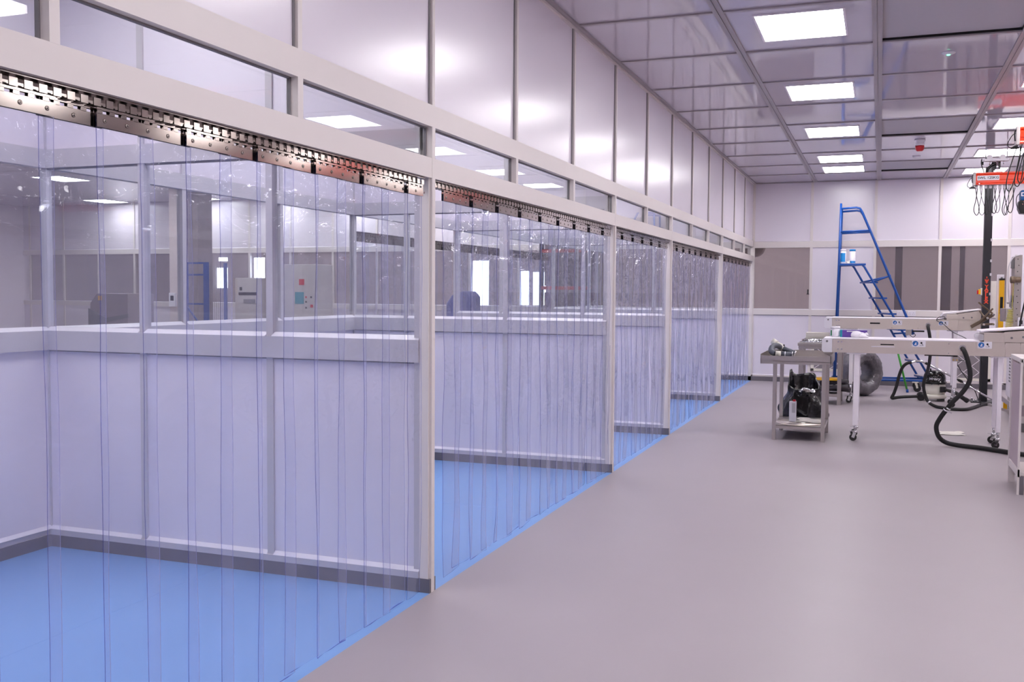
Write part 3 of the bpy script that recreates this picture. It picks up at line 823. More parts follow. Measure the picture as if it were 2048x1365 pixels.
MB().tube([(3.06, 10.31, 1.02), (3.05, 10.45, .72), (3.096, 10.6, .527), (3.229, 10.6, .322), (3.33, 10.6, .16), (3.40, 10.55, .02), (3.6, 10.5, .012)], .006, 8, sub=5).build('cable', 'black', t)

# ------------------------------------------------------------------ rear steel table and load
t = thing('steel_table', 'plain steel table behind the front one, foil package on top', 'table', (1.31, 9.85, 0))
b = MB().box(1.02, 1.62, 9.50, 10.20, .795, .835); b.box(1.03, 1.61, 9.52, 10.18, .755, .795); b.build('tabletop', 'brushed', t, .003)
for x in (1.062, 1.57):
    for y in (9.56, 10.14): MB().box(x - .026, x + .026, y - .026, y + .026, 0, .755).build('leg', 'brushed', t, .002)
MB().box(1.05, 1.58, 9.54, 10.16, .11, .15).build('shelf', 'brushed', t)
fp = thing('foil_package', 'crinkled silver foil package on the rear steel table', 'package', (1.23, 9.67, .835))
MB().box(1.07, 1.43, 9.55, 9.79, .836, .868).build('parcel', 'foil', fp, .008)
o = crumple('foil_wrap', 1.07, 1.41, 9.55, 9.79, .869, .028, 'foil', 9); o.parent = fp; o.location = -Vector(fp.location)
t = thing('carton', 'long flat white carton behind the foil on the rear table', 'carton', (1.24, 9.98, .835))
MB().box(1.09, 1.42, 9.90, 10.06, .836, .90).build('box', 'cream', t, .002); MB().box(1.10, 1.41, 9.895, 10.065, .90, .965).build('lid', 'paper', t, .002)
for i, (x0, y, z, x1, zz) in enumerate(((1.30, 9.66, .185, 1.69, .25), (1.30, 9.76, .187, 1.71, .20), (1.32, 9.70, .265, 1.68, .315), (1.30, 9.90, .19, 1.70, .192), (1.33, 9.84, .275, 1.66, .29))):
    b = MB(); b.tube([(x0, y + .12, z), (x0 + .2, y, (z + zz) / 2 + .01), (x1, y - .06, zz)], .034, 14, sub=4)
    b.lathe((x1 + .001, y - .0605, zz), [(.016, 0), (.016, .001)], 12, 1, (1, -.2, .1))
    tag(b.build('foam_pipe', ['foam', 'dark']), 'grey foam pipe length stacked on the shelf of the rear steel table', 'pipe', 'foam pipes on the shelf of the rear table')
tag(MB().box(1.24, 1.56, 9.60, 9.86, .325, .352).build('tray', 'yellow', None, .004), 'yellow tray on top of the grey foam pipes', 'tray')

# film wrapped duct coil
t = thing('duct_coil', 'big coil of film wrapped flexible duct standing behind a white leg', 'coil', (1.86, 11.15, 0))
b = MB(); C_ = Vector((1.815, 11.02, .36)); axis = Vector((.74, -.67, .05)).normalized(); u = axis.orthogonal().normalized(); w_ = axis.cross(u)
n = 56; rings = []
for i in range(n):
    q = 2 * PI * i / n; rad = (u * math.cos(q) + w_ * math.sin(q)); c = C_ + rad * .240
    rings.append(len(b.v))
    for k in range(24):
        p = 2 * PI * k / 24; r = 1 + .03 * math.sin(9 * q + 3 * p) + .02 * math.sin(23 * q) + .02 * math.sin(5 * p)
        cs, sn = math.cos(p), math.sin(p)
        b.v.append(tuple(c + rad * (.112 * r * math.copysign(abs(cs) ** .8, cs)) + axis * (.165 * r * math.copysign(abs(sn) ** .8, sn))))
for i in range(n):
    a, c = rings[i], rings[(i + 1) % n]
    for k in range(24): b.face([a + k, a + (k + 1) % 24, c + (k + 1) % 24, c + k], 0, True)
mz = min(v[2] for v in b.v); b.v = [(x, y, z - mz + .002) for x, y, z in b.v]
b.build('duct', 'wrap', t)

# ------------------------------------------------------------------ vacuum cleaner
vx, vy = 2.812, 10.72
t = thing('vacuum_cleaner', 'black and cream tub vacuum cleaner on the floor under the conveyors', 'vacuum cleaner', (vx, vy, 0))
MB().lathe((vx, vy, 0), [(.145, .032), (.162, .045), (.165, .075), (.150, .095)], 36).build('chassis', 'cream', t)
MB().lathe((vx, vy, 0), [(.138, .094), (.142, .11), (.146, .245)], 36).build('tub', 'cream', t)
b = MB().lathe((vx, vy, 0), [(.160, .246), (.161, .272), (.150, .276), (.149, .33), (.138, .375), (.108, .412), (.06, .428), (.002, .432)], 36); b.build('motor_head', 'blackgloss', t)
b = MB(); b.tube([(vx - .055, vy - .03, .42), (vx - .055, vy - .03, .452), (vx - .05, vy - .03, .455)], .012, 8); b.build('switch', 'black', t)
lettering('Henry', .048, (vx - .004, vy - .149, .318), 'white', t, sx=1.15, bold=.002, ext=.003)
b = MB()
for a in (-1.85, -1.25): b.lathe((vx + .147 * math.cos(a), vy + .147 * math.sin(a), .238), [(.009, 0), (.006, .006)], 10, 0, (math.cos(a), math.sin(a), 0))
b.build('clip', 'chrome', t)
MB().lathe((vx - .168, vy - .09, .052), [(.048, 0), (.052, .004), (.052, .03), (.046, .034)], 24, 0, (-.5, -.86, 0)).build('wheel', 'rubber', t)
MB().lathe((vx - .168, vy + .11, .052), [(.048, 0), (.052, .004), (.052, .03), (.046, .034)], 24, 0, (-.5, .86, 0)).build('wheel', 'rubber', t)
b = MB(); b.box(vx + .03, vx + .13, vy - .145, vy - .09, .008, .034); b.build('caster_block', 'black', t)
b = MB(); b.box(vx + .065, vx + .145, vy - .175, vy - .10, .135, .215); b.build('hose_socket', 'black', t, .006)
b = MB(); b.tube([(vx + .13, vy - .165, .175), (vx + .19, vy - .19, .16), (vx + .27, vy - .20, .135), (vx + .36, vy - .18, .07), (vx + .42, vy - .14, .03)], [.022, .024, .026, .03, .034], 12, sub=4); b.build('hose', 'rubber', t)
t = thing('suction_wand', 'black vacuum hose with a chrome wand arching over the cleaner', 'hose', (2.40, 10.62, 0))
MB().tube([(2.66, 10.66, .062), (2.50, 10.62, .052), (2.36, 10.60, .040), (2.275, 10.6, .024), (2.25, 10.6, .030), (2.277, 10.6, .09), (2.31, 10.6, .2), (2.345, 10.6, .361), (2.385, 10.6, .47), (2.44, 10.6, .525), (2.50, 10.6, .540)], .0225, 14, sub=5).build('hose', 'rubber', t)
MB().tube([(2.50, 10.6, .540), (2.56, 10.6, .560), (2.624, 10.6, .562), (2.689, 10.6, .536)], .016, 12, sub=5).build('bent_tube', 'chrome', t)
MB().tube([(2.680, 10.6, .541), (2.73, 10.6, .515)], .020, 12).build('grip', 'black', t)
MB().tube([(2.73, 10.6, .515), (3.12, 10.60, .312)], .0145, 12).build('tube_section', 'chrome', t)
MB().tube([(3.11, 10.6, .317), (3.16, 10.6, .290)], .020, 12).build('joint', 'black', t)
MB().tube([(3.15, 10.6, .296), (3.36, 10.58, .165), (3.60, 10.55, .03)], .0135, 12).build('tube_section', 'chrome', t)

# ------------------------------------------------------------------ blue mobile steps
t = thing('mobile_steps', 'tall blue tubular mobile steps with a platform by the end wall', 'steps', (2.0, 12.15, 0))
Rr = .017; fy, by = 11.95, 12.40
for y, dx in ((fy, .16), (by, .0)):
    b = MB().tube([(1.40, y, .14), (1.438, y, 1.97), (1.452, y, 2.93 if y == fy else 2.88)], Rr, 10); b.build('rear_upright', 'blue', t)
    h = 0 if y == fy else -.01
    MB().tube([(1.452, y, 2.845 + h), (1.68, y, 2.86 + h), (1.735, y, 2.845 + h), (1.775, y, 2.775), (1.893, y, 2.50), (2.46, y, 1.14), (2.56, y, .90)], Rr, 10).build('handrail', 'blue', t)
    MB().tube([(1.445, y, 2.485), (1.893, y, 2.50)], Rr * .85, 10).build('guard_rail', 'blue', t)
    MB().tube([(1.44, y, 1.965), (1.62 + dx, y, 1.97), (1.66 + dx, y, 1.93), (2.66 + dx, y, .19)], Rr, 10).build('stringer', 'blue', t)
    MB().tube([(1.80 + dx, y, 1.70), (2.21, y, 1.80)], Rr * .8, 8).build('strut', 'blue', t)
    MB().tube([(2.27 + dx, y, .88), (2.56, y, .90)], Rr * .8, 8).build('strut', 'blue', t)
    MB().tube([(1.35, y, .155), (2.78, y, .175)], Rr, 10).build('base_rail', 'blue', t)
b = MB(); a = len(b.v)
b.v += [(x, y, z) for z in (1.955, 1.985) for (x, y) in ((1.44, fy - .02), (1.84, fy - .02), (1.66, by + .02), (1.44, by + .02))]
for q in ((3, 2, 1, 0), (4, 5, 6, 7), (0, 1, 5, 4), (1, 2, 6, 5), (2, 3, 7, 6), (3, 0, 4, 7)): b.face([a + i for i in q])
b.build('platform', 'blue', t, .003)
MB().box(1.44, 1.445, fy, by, 1.985, 2.05).build('toe_board', 'blue', t)
for k in range(7):
    z = 1.70 - .245 * k; x = 1.66 + (1.93 - z) * .575
    s = MB().bar((x + .01, by + .01, z - .01), (x + .175, fy - .01, z - .01), .12, .024).build('tread', 'blue', t, .002)
    if k > 3: MB().bar((x + .0, by, z + .008), (x + .165, fy, z + .008), .11, .010).build('tread_surface', 'ceilmatt', s)
for y in (fy, by):
    MB().tube([(1.36, y, .155), (1.36, by if y == fy else fy, .155)], Rr * .8, 8).build('cross_bar', 'blue', t)
for (x, y) in ((2.60, fy - .02), (2.60, by + .02), (1.42, fy - .02), (1.42, by + .02)):
    f = MB(); f.box(x - .045, x + .045, y - .035, y + .035, .145, .158); f.bar((x + .01, y - .022, .15), (x + .03, y - .022, .06), .004, .03, up=(1, 0, 0)); f.bar((x + .01, y + .022, .15), (x + .03, y + .022, .06), .004, .03, up=(1, 0, 0))
    c = f.build('caster', 'cream', t)
    MB().lathe((x + .03, y - .016, .058), [(.050, 0), (.056, .005), (.056, .027), (.050, .032)], 24, 0, (0, 1, 0)).build('wheel', 'rubber', c)
for (x, yy, lid, lab, body) in ((1.53, 12.06, 'white', 'white tub with a blue label on the platform of the blue steps', 'bluelab'), (1.64 + .03, 12.10, 'bluelab', 'white tub with a blue lid on the platform of the blue steps', 'white')):
    if lid != 'white': x = 1.635
    else: x = 1.495
    q = thing('wipes_tub', lab, 'tub', (x, yy, 1.985), 'wipes tubs on the steps')
    MB().lathe((x, yy, 1.985), [(.044, 0), (.046, .005), (.046, .20)], 28).build('body', 'white', q)
    MB().lathe((x, yy, 2.185), [(.047, 0), (.047, .022), (.042, .028)], 28).build('lid', lid, q)
    b = MB()
    lo, hi = ((-2.5, -.75) if lid == 'white' else (-2.9, -.3)); z0, z1 = ((.03, .17) if lid == 'white' else (.012, .045))
    for i in range(13):
        a = lo + (hi - lo) * i / 12
        for z in (z0, z1): b.v.append((x + .0468 * math.cos(a), yy + .0468 * math.sin(a), 1.985 + z))
    for i in range(12): b.face([2 * i, 2 * i + 2, 2 * i + 3, 2 * i + 1])
    b.build('label', 'bluelab', q)
tag(crumple('paper_tissue', 1.545, 1.60, 11.99, 12.05, 1.987, .06, 'paper', 12, 8), 'small white tissue between the two tubs on the blue steps', 'tissue')
t = thing('mop_handle', 'bright green pole leaning low against the base of the blue steps', 'pole', (2.45, 11.8, 0))
MB().tube([(2.485, 11.80, .02), (2.30, 11.86, .76)], .0155, 12).build('pole', 'green', t)
MB().tube([(2.487, 11.80, .0), (2.482, 11.80, .05)], .019, 12).build('tip', 'blue', t)

# ------------------------------------------------------------------ end wall fittings
def grille(label, x0, x1, z0, z1):
    t = thing('air_grille', label, 'grille', ((x0 + x1) / 2, L, z0), 'low level air grilles')
    y = L - .018
    b = MB(); b.box(x0, x1, y, L, z0, z0 + .045); b.box(x0, x1, y, L, z1 - .045, z1); b.box(x0, x0 + .05, y, L, z0, z1); b.box(x1 - .05, x1, y, L, z0, z1)
    b.build('frame', 'cream', t, .002)
    b = MB(); b.box(x0 + .05, x1 - .05, L - .006, L - .002, z0 + .045, z1 - .045)
    b.build('filter_mesh', 'mesh', t)
    b = MB(); n = int(round((x1 - x0 - .1) / .21)); w = (x1 - x0 - .1) / n; zz = (z0 + z1) / 2
    for i in range(n):
        for (a, c) in ((z0 + .045, zz), (zz, z1 - .045)):
            xa = x0 + .05 + i * w; b.bar((xa, L - .009, a), (xa + w, L - .009, c), .008, .010, up=(0, 1, 0)); b.bar((xa, L - .0092, c), (xa + w, L - .0092, a), .008, .010, up=(0, 1, 0))
    b.build('cross_bars', 'whitem', t)
    b = MB(); x = x0 + .06
    while x < x1 - .05: b.box(x, x + .0025, L - .0075, L - .006, z0 + .045, z1 - .045); x += .016
    z = z0 + .055
    while z < z1 - .045: b.box(x0 + .05, x1 - .05, L - .0075, L - .006, z, z + .0025); z += .016
    b.build('grid_wires', 'gasket', t)
    MB().cyl((x0 + .02, y - .004, z0 + .02), (x0 + .02, y, z0 + .02), .009, 10).build('screw', 'gasket', t)
grille('square low air grille on the end wall behind the two steel tables', .985, 1.60, .20, .66)
grille('low air grille on the end wall left of the black column', 3.18, 3.74, .12, .60)
for i, x in enumerate((2.325, 2.485)):
    t = thing('wall_socket', ('double wall socket crossed by the blue steps rail' if i else 'double wall socket left of the blue steps handrail'), 'socket', (x + .055, L - .02, 1.195), 'sockets on the end wall rail')
    MB().box(x, x + .125, L - .032, L - .02, 1.150, 1.232).build('face_plate', 'white', t, .002)
    b = MB()
    for dx in (.035, .09):
        for (a, c) in ((0, .018), (-.012, -.004), (.012, -.004)): b.box(x + dx + a - .003, x + dx + a + .003, L - .0328, L - .032, 1.188 + c - .004, 1.188 + c + .004)
    b.build('pin_slots', 'gasket', t)
MB_h = MB()
t = thing('door_handle', 'dark grey door handle on the glass at the left end of the end wall', 'handle', (.91, L, 1.53))
MB_h.box(.905, .925, L - .035, L - .004, 1.50, 1.58); MB_h.box(.895, .937, L - .04, L - .004, 1.495, 1.508); MB_h.build('lever', 'blackmat', t, .003)

# ------------------------------------------------------------------ hoist column and rails
t = thing('hoist_column', 'tall black steel column lettered in orange red at right', 'column', (3.45, 10.80, 0))
MB().box(3.397, 3.497, 10.75, 10.87, .015, 3.28).build('post', 'blackmat', t, .004)
b = MB().box(3.28, 3.64, 10.62, 11.0, 0, .015); b.build('base_plate', 'blackmat', t, .002)
b = MB()
for (x, y) in ((3.32, 10.66), (3.35, 10.70), (3.60, 10.66), (3.32, 10.96)): b.cyl((x, y, .015), (x, y, .04), .011, 6)
b.build('anchor_bolt', 'chrome', t)
b = MB()
for z in (2.62, 2.27, 1.98, 1.79, 1.52): b.box(3.482, 3.505, 10.742, 10.752, z - .018, z + .018)
b.build('cable_clip', 'ceilmatt', t)
for i, ch in enumerate('YAPLEX'):
    lettering(ch, .058, (3.447 + .0, 10.7485, 1.622 - .0435 * i), 'redink', t, sx=1.25, bold=.0022)
b = MB(); y = 10.7485
b.lathe((3.447, y, 1.752), [(.008, 0), (.008, .001)], 12, 0, (0, -1, 0))
b.lathe((3.447, y, 1.734), [(.0045, 0), (.0045, .001)], 12, 0, (0, -1, 0))
b.prism([(3.423, 1.728), (3.431, 1.728), (3.434, 1.708), (3.460, 1.708), (3.463, 1.728), (3.471, 1.728), (3.468, 1.700), (3.456, 1.690), (3.438, 1.690), (3.426, 1.700)], y - .001, y)
b.prism([(3.443, 1.722), (3.451, 1.722), (3.451, 1.668), (3.447, 1.660), (3.443, 1.668)], y - .001, y)
b.prism([(3.430, 1.684), (3.464, 1.684), (3.464, 1.678), (3.430, 1.678)], y - .001, y)
b.build('flame_emblem', 'redink', t)
t2 = thing('isolator_switch', 'red and yellow rotary isolator on the side of the black column', 'switch', (3.38, 10.80, 1.55))
MB().box(3.378, 3.397, 10.765, 10.83, 1.50, 1.60).build('box', 'cream', t2, .003)
MB().box(3.350, 3.378, 10.775, 10.82, 1.512, 1.585).build('yellow_plate', 'yellow', t2, .003)
MB().box(3.330, 3.350, 10.785, 10.81, 1.515, 1.570).build('red_knob', 'red', t2, .004)
tag(MB().box(3.505, 3.575, 10.78, 10.79, 1.22, 1.70).build('document_sleeve', 'paper'), 'clear document sleeve with papers hung beside the black column', 'papers')

def rail(label, y, x0, writing):
    t = thing('hoist_rail', label, 'hoist rail', (x0 + 1.2, y, 2.93), 'hoist rails')
    x1 = x0 + 3.4
    p = [(-.050, -.070), (-.050, -.058), (-.040, -.045), (-.040, -.02), (-.046, -.01), (-.046, .040), (-.036, .05), (-.050, .062), (-.050, .078), (.050, .078), (.050, .062), (.036, .05),
         (.046, .040), (.046, -.01), (.040, -.02), (.040, -.045), (.050, -.058), (.050, -.070)]
    a = len([]); b = MB(); n = len(p)
    b.v = [(x0 + .03, y + u, 2.925 + v) for u, v in p] + [(x1, y + u, 2.925 + v) for u, v in p]
    b.face(list(range(n))); b.face([n + i for i in reversed(range(n))])
    for i in range(n): b.face([(i + 1) % n, i, n + i, n + (i + 1) % n])
    b.build('beam', 'orange', t)
    MB().box(x0, x0 + .03, y - .054, y + .054, 2.845, 3.01).build('end_cap', 'greybox', t, .006)
    if writing:
        s = MB().box(x0 + .045, x0 + .29, y - .0478, y - .046, 2.908, 2.966).build('label_plate', 'white', t)
        lettering('SWL 125KG', .042, (x0 + .1675, y - .0485, 2.937), 'ink', s, sx=1.08, bold=.0008)
    b = MB(); b.cyl((x0 + .07, y - .056, 2.868), (x0 + .07, y - .045, 2.868), .008, 10)
    b.cyl((x0 + 1.0, y - .056, 2.868), (x0 + 1.0, y - .045, 2.868), .008, 10); b.build('bolt', 'chrome', t)
    b = MB()
    b.tube([(x0 - .002, y - .02, 2.95), (x0 - .03, y - .02, 2.93), (x0 - .06, y - .02, 2.87), (x0 - .055, y - .02, 2.835), (x0 - .015, y - .02, 2.822)], .0035, 6, sub=4)
    b.tube([(x0 + .005, y - .03, 2.99), (x0 - .012, y - .03, 2.95), (x0 - .006, y - .03, 2.88)], .005, 6, sub=3)
    b.build('earth_lead', 'black', t)
    b = MB(); b.prism([(x0 - .045, 2.812), (x0 - .02, 2.835), (x0 + .0, 2.838), (x0 + .025, 2.825), (x0 + .03, 2.815)], y - .04, y + .01); b.build('cable_gland', 'black', t)
    return t
R1 = rail('orange hoist rail marked SWL 125KG above the black column', 9.0, 3.098, True)
R2 = rail('second orange hoist rail cut off by the right edge, nearer the camera', 5.5, 3.165, False)
for (y, x0, n, lab) in ((9.0, 3.14, 9, 'black looped cable hanging from trolleys under the far hoist rail'),):
    t = thing('festoon_cable', lab, 'cable', (x0 + .25, y, 2.82))
    rr = random.Random(5)
    for i in range(n):
        x = x0 + .052 * i; w = rr.uniform(.022, .036); d = rr.uniform(.30, .335); lean = rr.uniform(-.035, .02)
        tr = MB(); tr.box(x - .016, x + .016, y - .012, y + .012, 2.812, 2.852); tr.cyl((x, y - .018, 2.847), (x, y + .018, 2.847), .010, 10); tr.build('trolley', 'ceilmatt', t, .002)
        pts = [(x - .008, y, 2.812), (x + .006 + lean * .3, y - .006, 2.812 - d * .35), (x + w + lean, y, 2.812 - d * .78), (x + lean + .004, y + .004, 2.812 - d), (x - w + lean, y, 2.812 - d * .8), (x - .004 + lean * .4, y + .006, 2.812 - d * .4), (x + .012, y, 2.812)]
        MB().tube(pts, .0035 if i % 2 else .0048, 6, sub=5).build('cable_loop', 'black', t)
t = thing('festoon_cable', 'black looped cable below the nearer hoist rail at the right edge', 'cable', (3.24, 5.5, 2.83))
for i in range(7):
    x = 3.185 + .035 * i; lean = (-.07, -.04, -.05, .0, -.02, .03, .02)[i]; d = (.40, .36, .33, .38, .35, .3, .36)[i]
    pts = [(x, 5.5, 2.853), (x + lean, 5.49, 2.84 - d * .6), (x + lean - .012, 5.5, 2.84 - d * .9), (x + lean + .015, 5.5, 2.84 - d), (x + lean + .045, 5.51, 2.84 - d * .8), (x + .02, 5.51, 2.84 - d * .3), (x + .02, 5.5, 2.845)]
    MB().tube(pts, .0045, 6, sub=5).build('cable_loop', 'black', t)
# trolley and runway above the far rail
t = thing('runway_trolley', 'white roller trolley hanging the far hoist rail from the ceiling', 'trolley', (3.35, 9.0, 3.01))
b = MB().box(3.215, 3.49, 8.96, 9.04, 3.140, 3.168); b.build('carriage', 'whitem', t, .003)
for x in (3.275, 3.42): MB().lathe((x, 8.965, 3.185), [(.032, 0), (.034, .006), (.034, .06), (.03, .066)], 20, 0, (0, 1, 0)).build('roller', 'whitem', t)
b = MB(); b.cyl((3.365, 9, 3.004), (3.365, 9, 3.142), .012, 12); b.cyl((3.435, 9, 3.10), (3.435, 9, 3.142), .008, 10); b.cyl((3.28, 9, 3.10), (3.28, 9, 3.142), .008, 10); b.build('hanger_bolt', 'chrome', t)
b = MB(); b.box(3.32, 3.42, 8.95, 9.05, 3.003, 3.022); b.box(3.335, 3.405, 8.96, 9.04, 3.022, 3.04); b.build('clamp', 'chrome', t, .002)
b = MB(); b.box(3.31, 3.40, 9.06, 9.10, 3.0, 3.14); b.box(3.385, 3.405, 9.04, 9.09, 3.03, 3.15); b.build('stop_block', 'blackmat', t)
b = MB(); b.tube([(3.19, 8.98, 3.17), (3.185, 8.98, 3.12), (3.20, 8.98, 3.06), (3.22, 8.98, 3.005)], .007, 8, sub=4); b.tube([(3.20, 9.0, 3.14), (3.20, 9.0, 3.10)], .014, 8)
b.tube([(3.25, 9.05, 3.0), (3.27, 9.05, 3.06), (3.31, 9.05, 3.10), (3.36, 9.05, 3.12)], .016, 8, sub=4); b.build('flexible_cable', 'black', t)
b = MB(); b.cyl((3.235, 9.0, 3.16), (3.235, 9.0, H - .015), .006, 8); b.cyl((3.47, 9.0, 3.16), (3.47, 9.0, H - .015), .006, 8)
b.build('drop_rod', 'chrome', t)
b = MB()
for y in (5.5,):
    for x in (3.9, 5.6): b.cyl((x, y, 3.0), (x, y, H - .015), .008, 8)
b.build('drop_rod', 'chrome', R2)
b = MB()
for x in (4.6, 5.9): b.cyl((x, 9.0, 3.0), (x, 9.0, H - .015), .008, 8)
b.build('drop_rod', 'chrome', R1)
# chain hoist
t = thing('chain_hoist', 'blue and black chain hoist under the far rail, cut by the right edge', 'hoist', (3.75, 8.95, 2.6))
MB().box(3.615, 3.90, 8.86, 9.04, 2.645, 2.770).build('blue_housing', 'blueh', t, .02)
b = MB(); b.prism([(3.60, 2.64), (3.90, 2.64), (3.90, 2.50), (3.85, 2.47), (3.62, 2.49), (3.595, 2.55)], 8.87, 9.03); b.build('chain_container', 'black', t, .008)
MB().box(3.61, 3.88, 8.88, 9.02, 2.618, 2.646).build('gear_case', 'blackmat', t)
lettering('DEMAG', .062, (3.735, 8.858, 2.715), 'white', t, sx=1.1, bold=.002)
b = MB(); b.cyl((3.75, 8.95, 2.77), (3.75, 8.95, 2.85), .012, 10); b.build('hook_shank', 'chrome', t)
b = MB()
for x in (3.64, 3.69): b.cyl((x, 8.866, 2.60), (x, 8.87, 2.60), .007, 8)
b.cyl((3.655, 8.866, 2.632), (3.655, 8.88, 2.632), .007, 8); b.build('screw', 'chrome', t)
MB().tube([(3.62, 8.95, 2.74), (3.585, 8.95, 2.70), (3.58, 8.95, 2.62), (3.60, 8.95, 2.55)], .005, 6, sub=4).build('supply_cable', 'black', t)

# ------------------------------------------------------------------ light curtain post, machine, bench at the right edge
t = thing('safety_light_curtain', 'yellow safety light curtain on a white post at right', 'sensor', (3.555, 10.0, 0))
MB().box(3.505, 3.585, 10.0, 10.05, .0, 1.775).build('post', 'whitem', t, .003)
MB().box(3.528, 3.588, 9.962, 10.0, .95, 1.70).build('yellow_housing', 'yellow', t, .004)
MB().box(3.523, 3.592, 9.955, 10.0, 1.70, 1.722).build('black_end_cap', 'black', t, .003)
MB().box(3.540, 3.575, 9.9605, 9.962, 1.255, 1.48).build('dark_lens', 'dark', t)
MB().cyl((3.555, 9.985, 1.722), (3.555, 9.985, 1.745), .012, 10).build('gland', 'gasket', t)
MB().box(3.555, 3.575, 9.9605, 9.962, 1.04, 1.075).build('type_plate', 'gasket', t)

t = thing('packing_machine', 'steel machine frame with drilled plate and motor, cut by the right edge', 'machine', (3.85, 9.0, 0))
b = MB(); b.box(3.612, 3.65, 8.9, 9.5, .0, 1.985)
b.box(3.58, 3.66, 8.895, 8.9, .9, 1.99); b.build('drilled_plate', 'brushed', t)
b = MB()
for i in range(13):
    b.lathe((3.612 + .012 * (i % 2), 8.894, 1.94 - .075 * i), [(.006, 0), (.006, .001)], 8, 0, (0, -1, 0))
b.build('screw_holes', 'dark', t)
b = MB(); b.lathe((3.525, 8.80, 1.69), [(.030, 0), (.042, .004), (.042, .05), (.030, .055), (.036, .06), (.036, .11), (.03, .115)], 24, 0, (1, .1, 0)); b.build('motor', 'brown', t)
MB().tube([(3.64, 8.88, 1.99), (3.56, 8.86, 1.96), (3.51, 8.84, 1.86), (3.50, 8.82, 1.74), (3.51, 8.82, 1.55), (3.53, 8.85, 1.40)], .006, 8, sub=5).build('clear_hose', 'ceilmatt', t)
MB().box(3.545, 3.585, 8.93, 8.99, 1.83, 1.93).build('junction_box', 'gasket', t, .003)
b = MB(); b.box(3.54, 3.60, 8.9, 8.96, 1.36, 1.42); b.cyl((3.565, 8.93, 1.42), (3.565, 8.93, 1.50), .018, 12); b.box(3.51, 3.62, 8.91, 8.95, 1.40, 1.415); b.build('regulator', 'gasket', t)
MB().box(3.51, 3.60, 8.95, 9.15, 1.18, 1.34).build('valve_bank', 'greybox', t, .004)
MB().box(3.465, 3.53, 9.0, 9.2, 1.18, 1.34).build('bracket_plate', 'machine', t, .004)
b = MB(); pts = []
for i in range(150):
    a = i * .62; z = 1.33 - .0022 * i; r = .026 + .014 * min(1, i / 70)
    pts.append((3.545 - .00012 * i + r * math.cos(a), 8.86 + r * math.sin(a), z))
pts = [(3.57, 8.86, 1.66), (3.565, 8.86, 1.5), (3.56, 8.86, 1.38)] + pts
b.tube(pts, .0042, 6); b.build('coiled_air_hose', 'yellowhose', t)
MB().box(3.625, 3.70, 8.84, 8.90, 1.13, 1.235).build('socket_box', 'white', t, .004)
MB().box(3.64, 3.675, 8.82, 8.84, 1.155, 1.20).build('plug', 'black', t, .004)
MB().tube([(3.655, 8.83, 1.155), (3.645, 8.82, 1.11), (3.60, 8.83, 1.08)], .004, 6, sub=4).build('flex', 'black', t)
b = MB(); b.box(3.60, 4.6, 8.92, 9.6, .22, .95); b.build('casing', 'whitem', t, .01)
b = MB()
for i in range(10): b.box(3.60 - .003, 3.60, 8.98, 9.3, .42 + .04 * i, .44 + .04 * i)
b.build('vent_slots', 'gasket', t)
b = MB(); b.bar((3.40, 8.9, .30), (3.66, 8.6, .12), .02, .05); b.bar((3.36, 9.1, .14), (3.7, 8.5, .07), .03, .03); b.box(3.6, 4.6, 8.92, 9.6, .05, .1)
b.cyl((3.66, 8.96, 0), (3.66, 8.96, .22), .02, 12); b.cyl((4.5, 8.96, 0), (4.5, 8.96, .22), .02, 12); b.cyl((3.66, 9.55, 0), (3.66, 9.55, .22), .02, 12); b.build('base_frame', 'brushed', t)
MB().box(3.50, 3.54, 8.86, 8.90, .09, .20).build('yellow_block', 'yellow', t)

t = thing('pendant_control', 'black and orange pendant handle hanging at the right edge', 'pendant', (3.455, 7.5, .7))
b = MB(); b.lathe((3.47, 7.5, .60), [(.030, 0), (.044, .03), (.044, .06), (.030, .11), (.018, .22), (.014, .30)], 20); b.build('grip', 'black', t)
MB().lathe((3.462, 7.5, .49), [(.030, 0), (.031, .11)], 20).build('orange_sleeve', 'orangelt', t)
MB().lathe((3.458, 7.5, .455), [(.02, 0), (.028, .01), (.03, .035)], 20).build('end_cap', 'black', t)
MB().lathe((3.47, 7.458, .655), [(.018, 0), (.018, .003)], 16, 0, (0, -1, 0)).build('button', 'orangelt', t)
MB().tube([(3.47, 7.5, .89), (3.50, 7.52, 1.25), (3.62, 7.6, 1.9), (3.72, 8.3, 2.45), (3.72, 8.86, 2.56)], .009, 8, sub=5).build('cable', 'black', t)

t = thing('switch_cabinet', 'pale cabinet behind the pendant handle at the right edge', 'cabinet', (3.9, 7.6, 0))
MB().box(3.505, 4.1, 7.55, 8.1, .10, .895).build('body', 'greybox', t, .008)
MB().box(3.53, 4.08, 7.6, 8.05, 0, .10).build('plinth', 'gasket', t)
MB().box(3.53, 3.9, 7.545, 7.55, .18, .30).build('kick_panel', 'machine', t)

t = thing('workbench', 'light grey workbench with pinkish side panel cut by the right edge', 'bench', (3.45, 3.9, 0))
MB().box(3.06, 3.075, 3.80, 3.815, 0.0, 1.02).build('corner_post', 'frame', t)
MB().box(3.062, 3.082, 3.80, 4.40, .135, .19).build('lower_rail', 'frame', t)
MB().box(3.06, 4.2, 3.80, 4.4, .995, 1.03).build('worktop', 'frame', t, .003)
MB().box(3.070, 3.076, 3.815, 4.38, .19, .98).build('side_panel', 'pinkpanel', t)
MB().box(3.06, 3.11, 4.35, 4.40, .0, .995).build('leg', 'frame', t); MB().box(4.12, 4.17, 3.8, 3.85, 0, .995).build('leg', 'frame', t); MB().box(4.12, 4.17, 4.35, 4.4, 0, .995).build('leg', 'frame', t)
MB().box(3.075, 3.105, 3.80, 3.83, .0, .14).build('foot', 'kick', t)
MB().box(3.076, 4.15, 3.83, 4.37, .14, .165).build('shelf', 'frame', t)

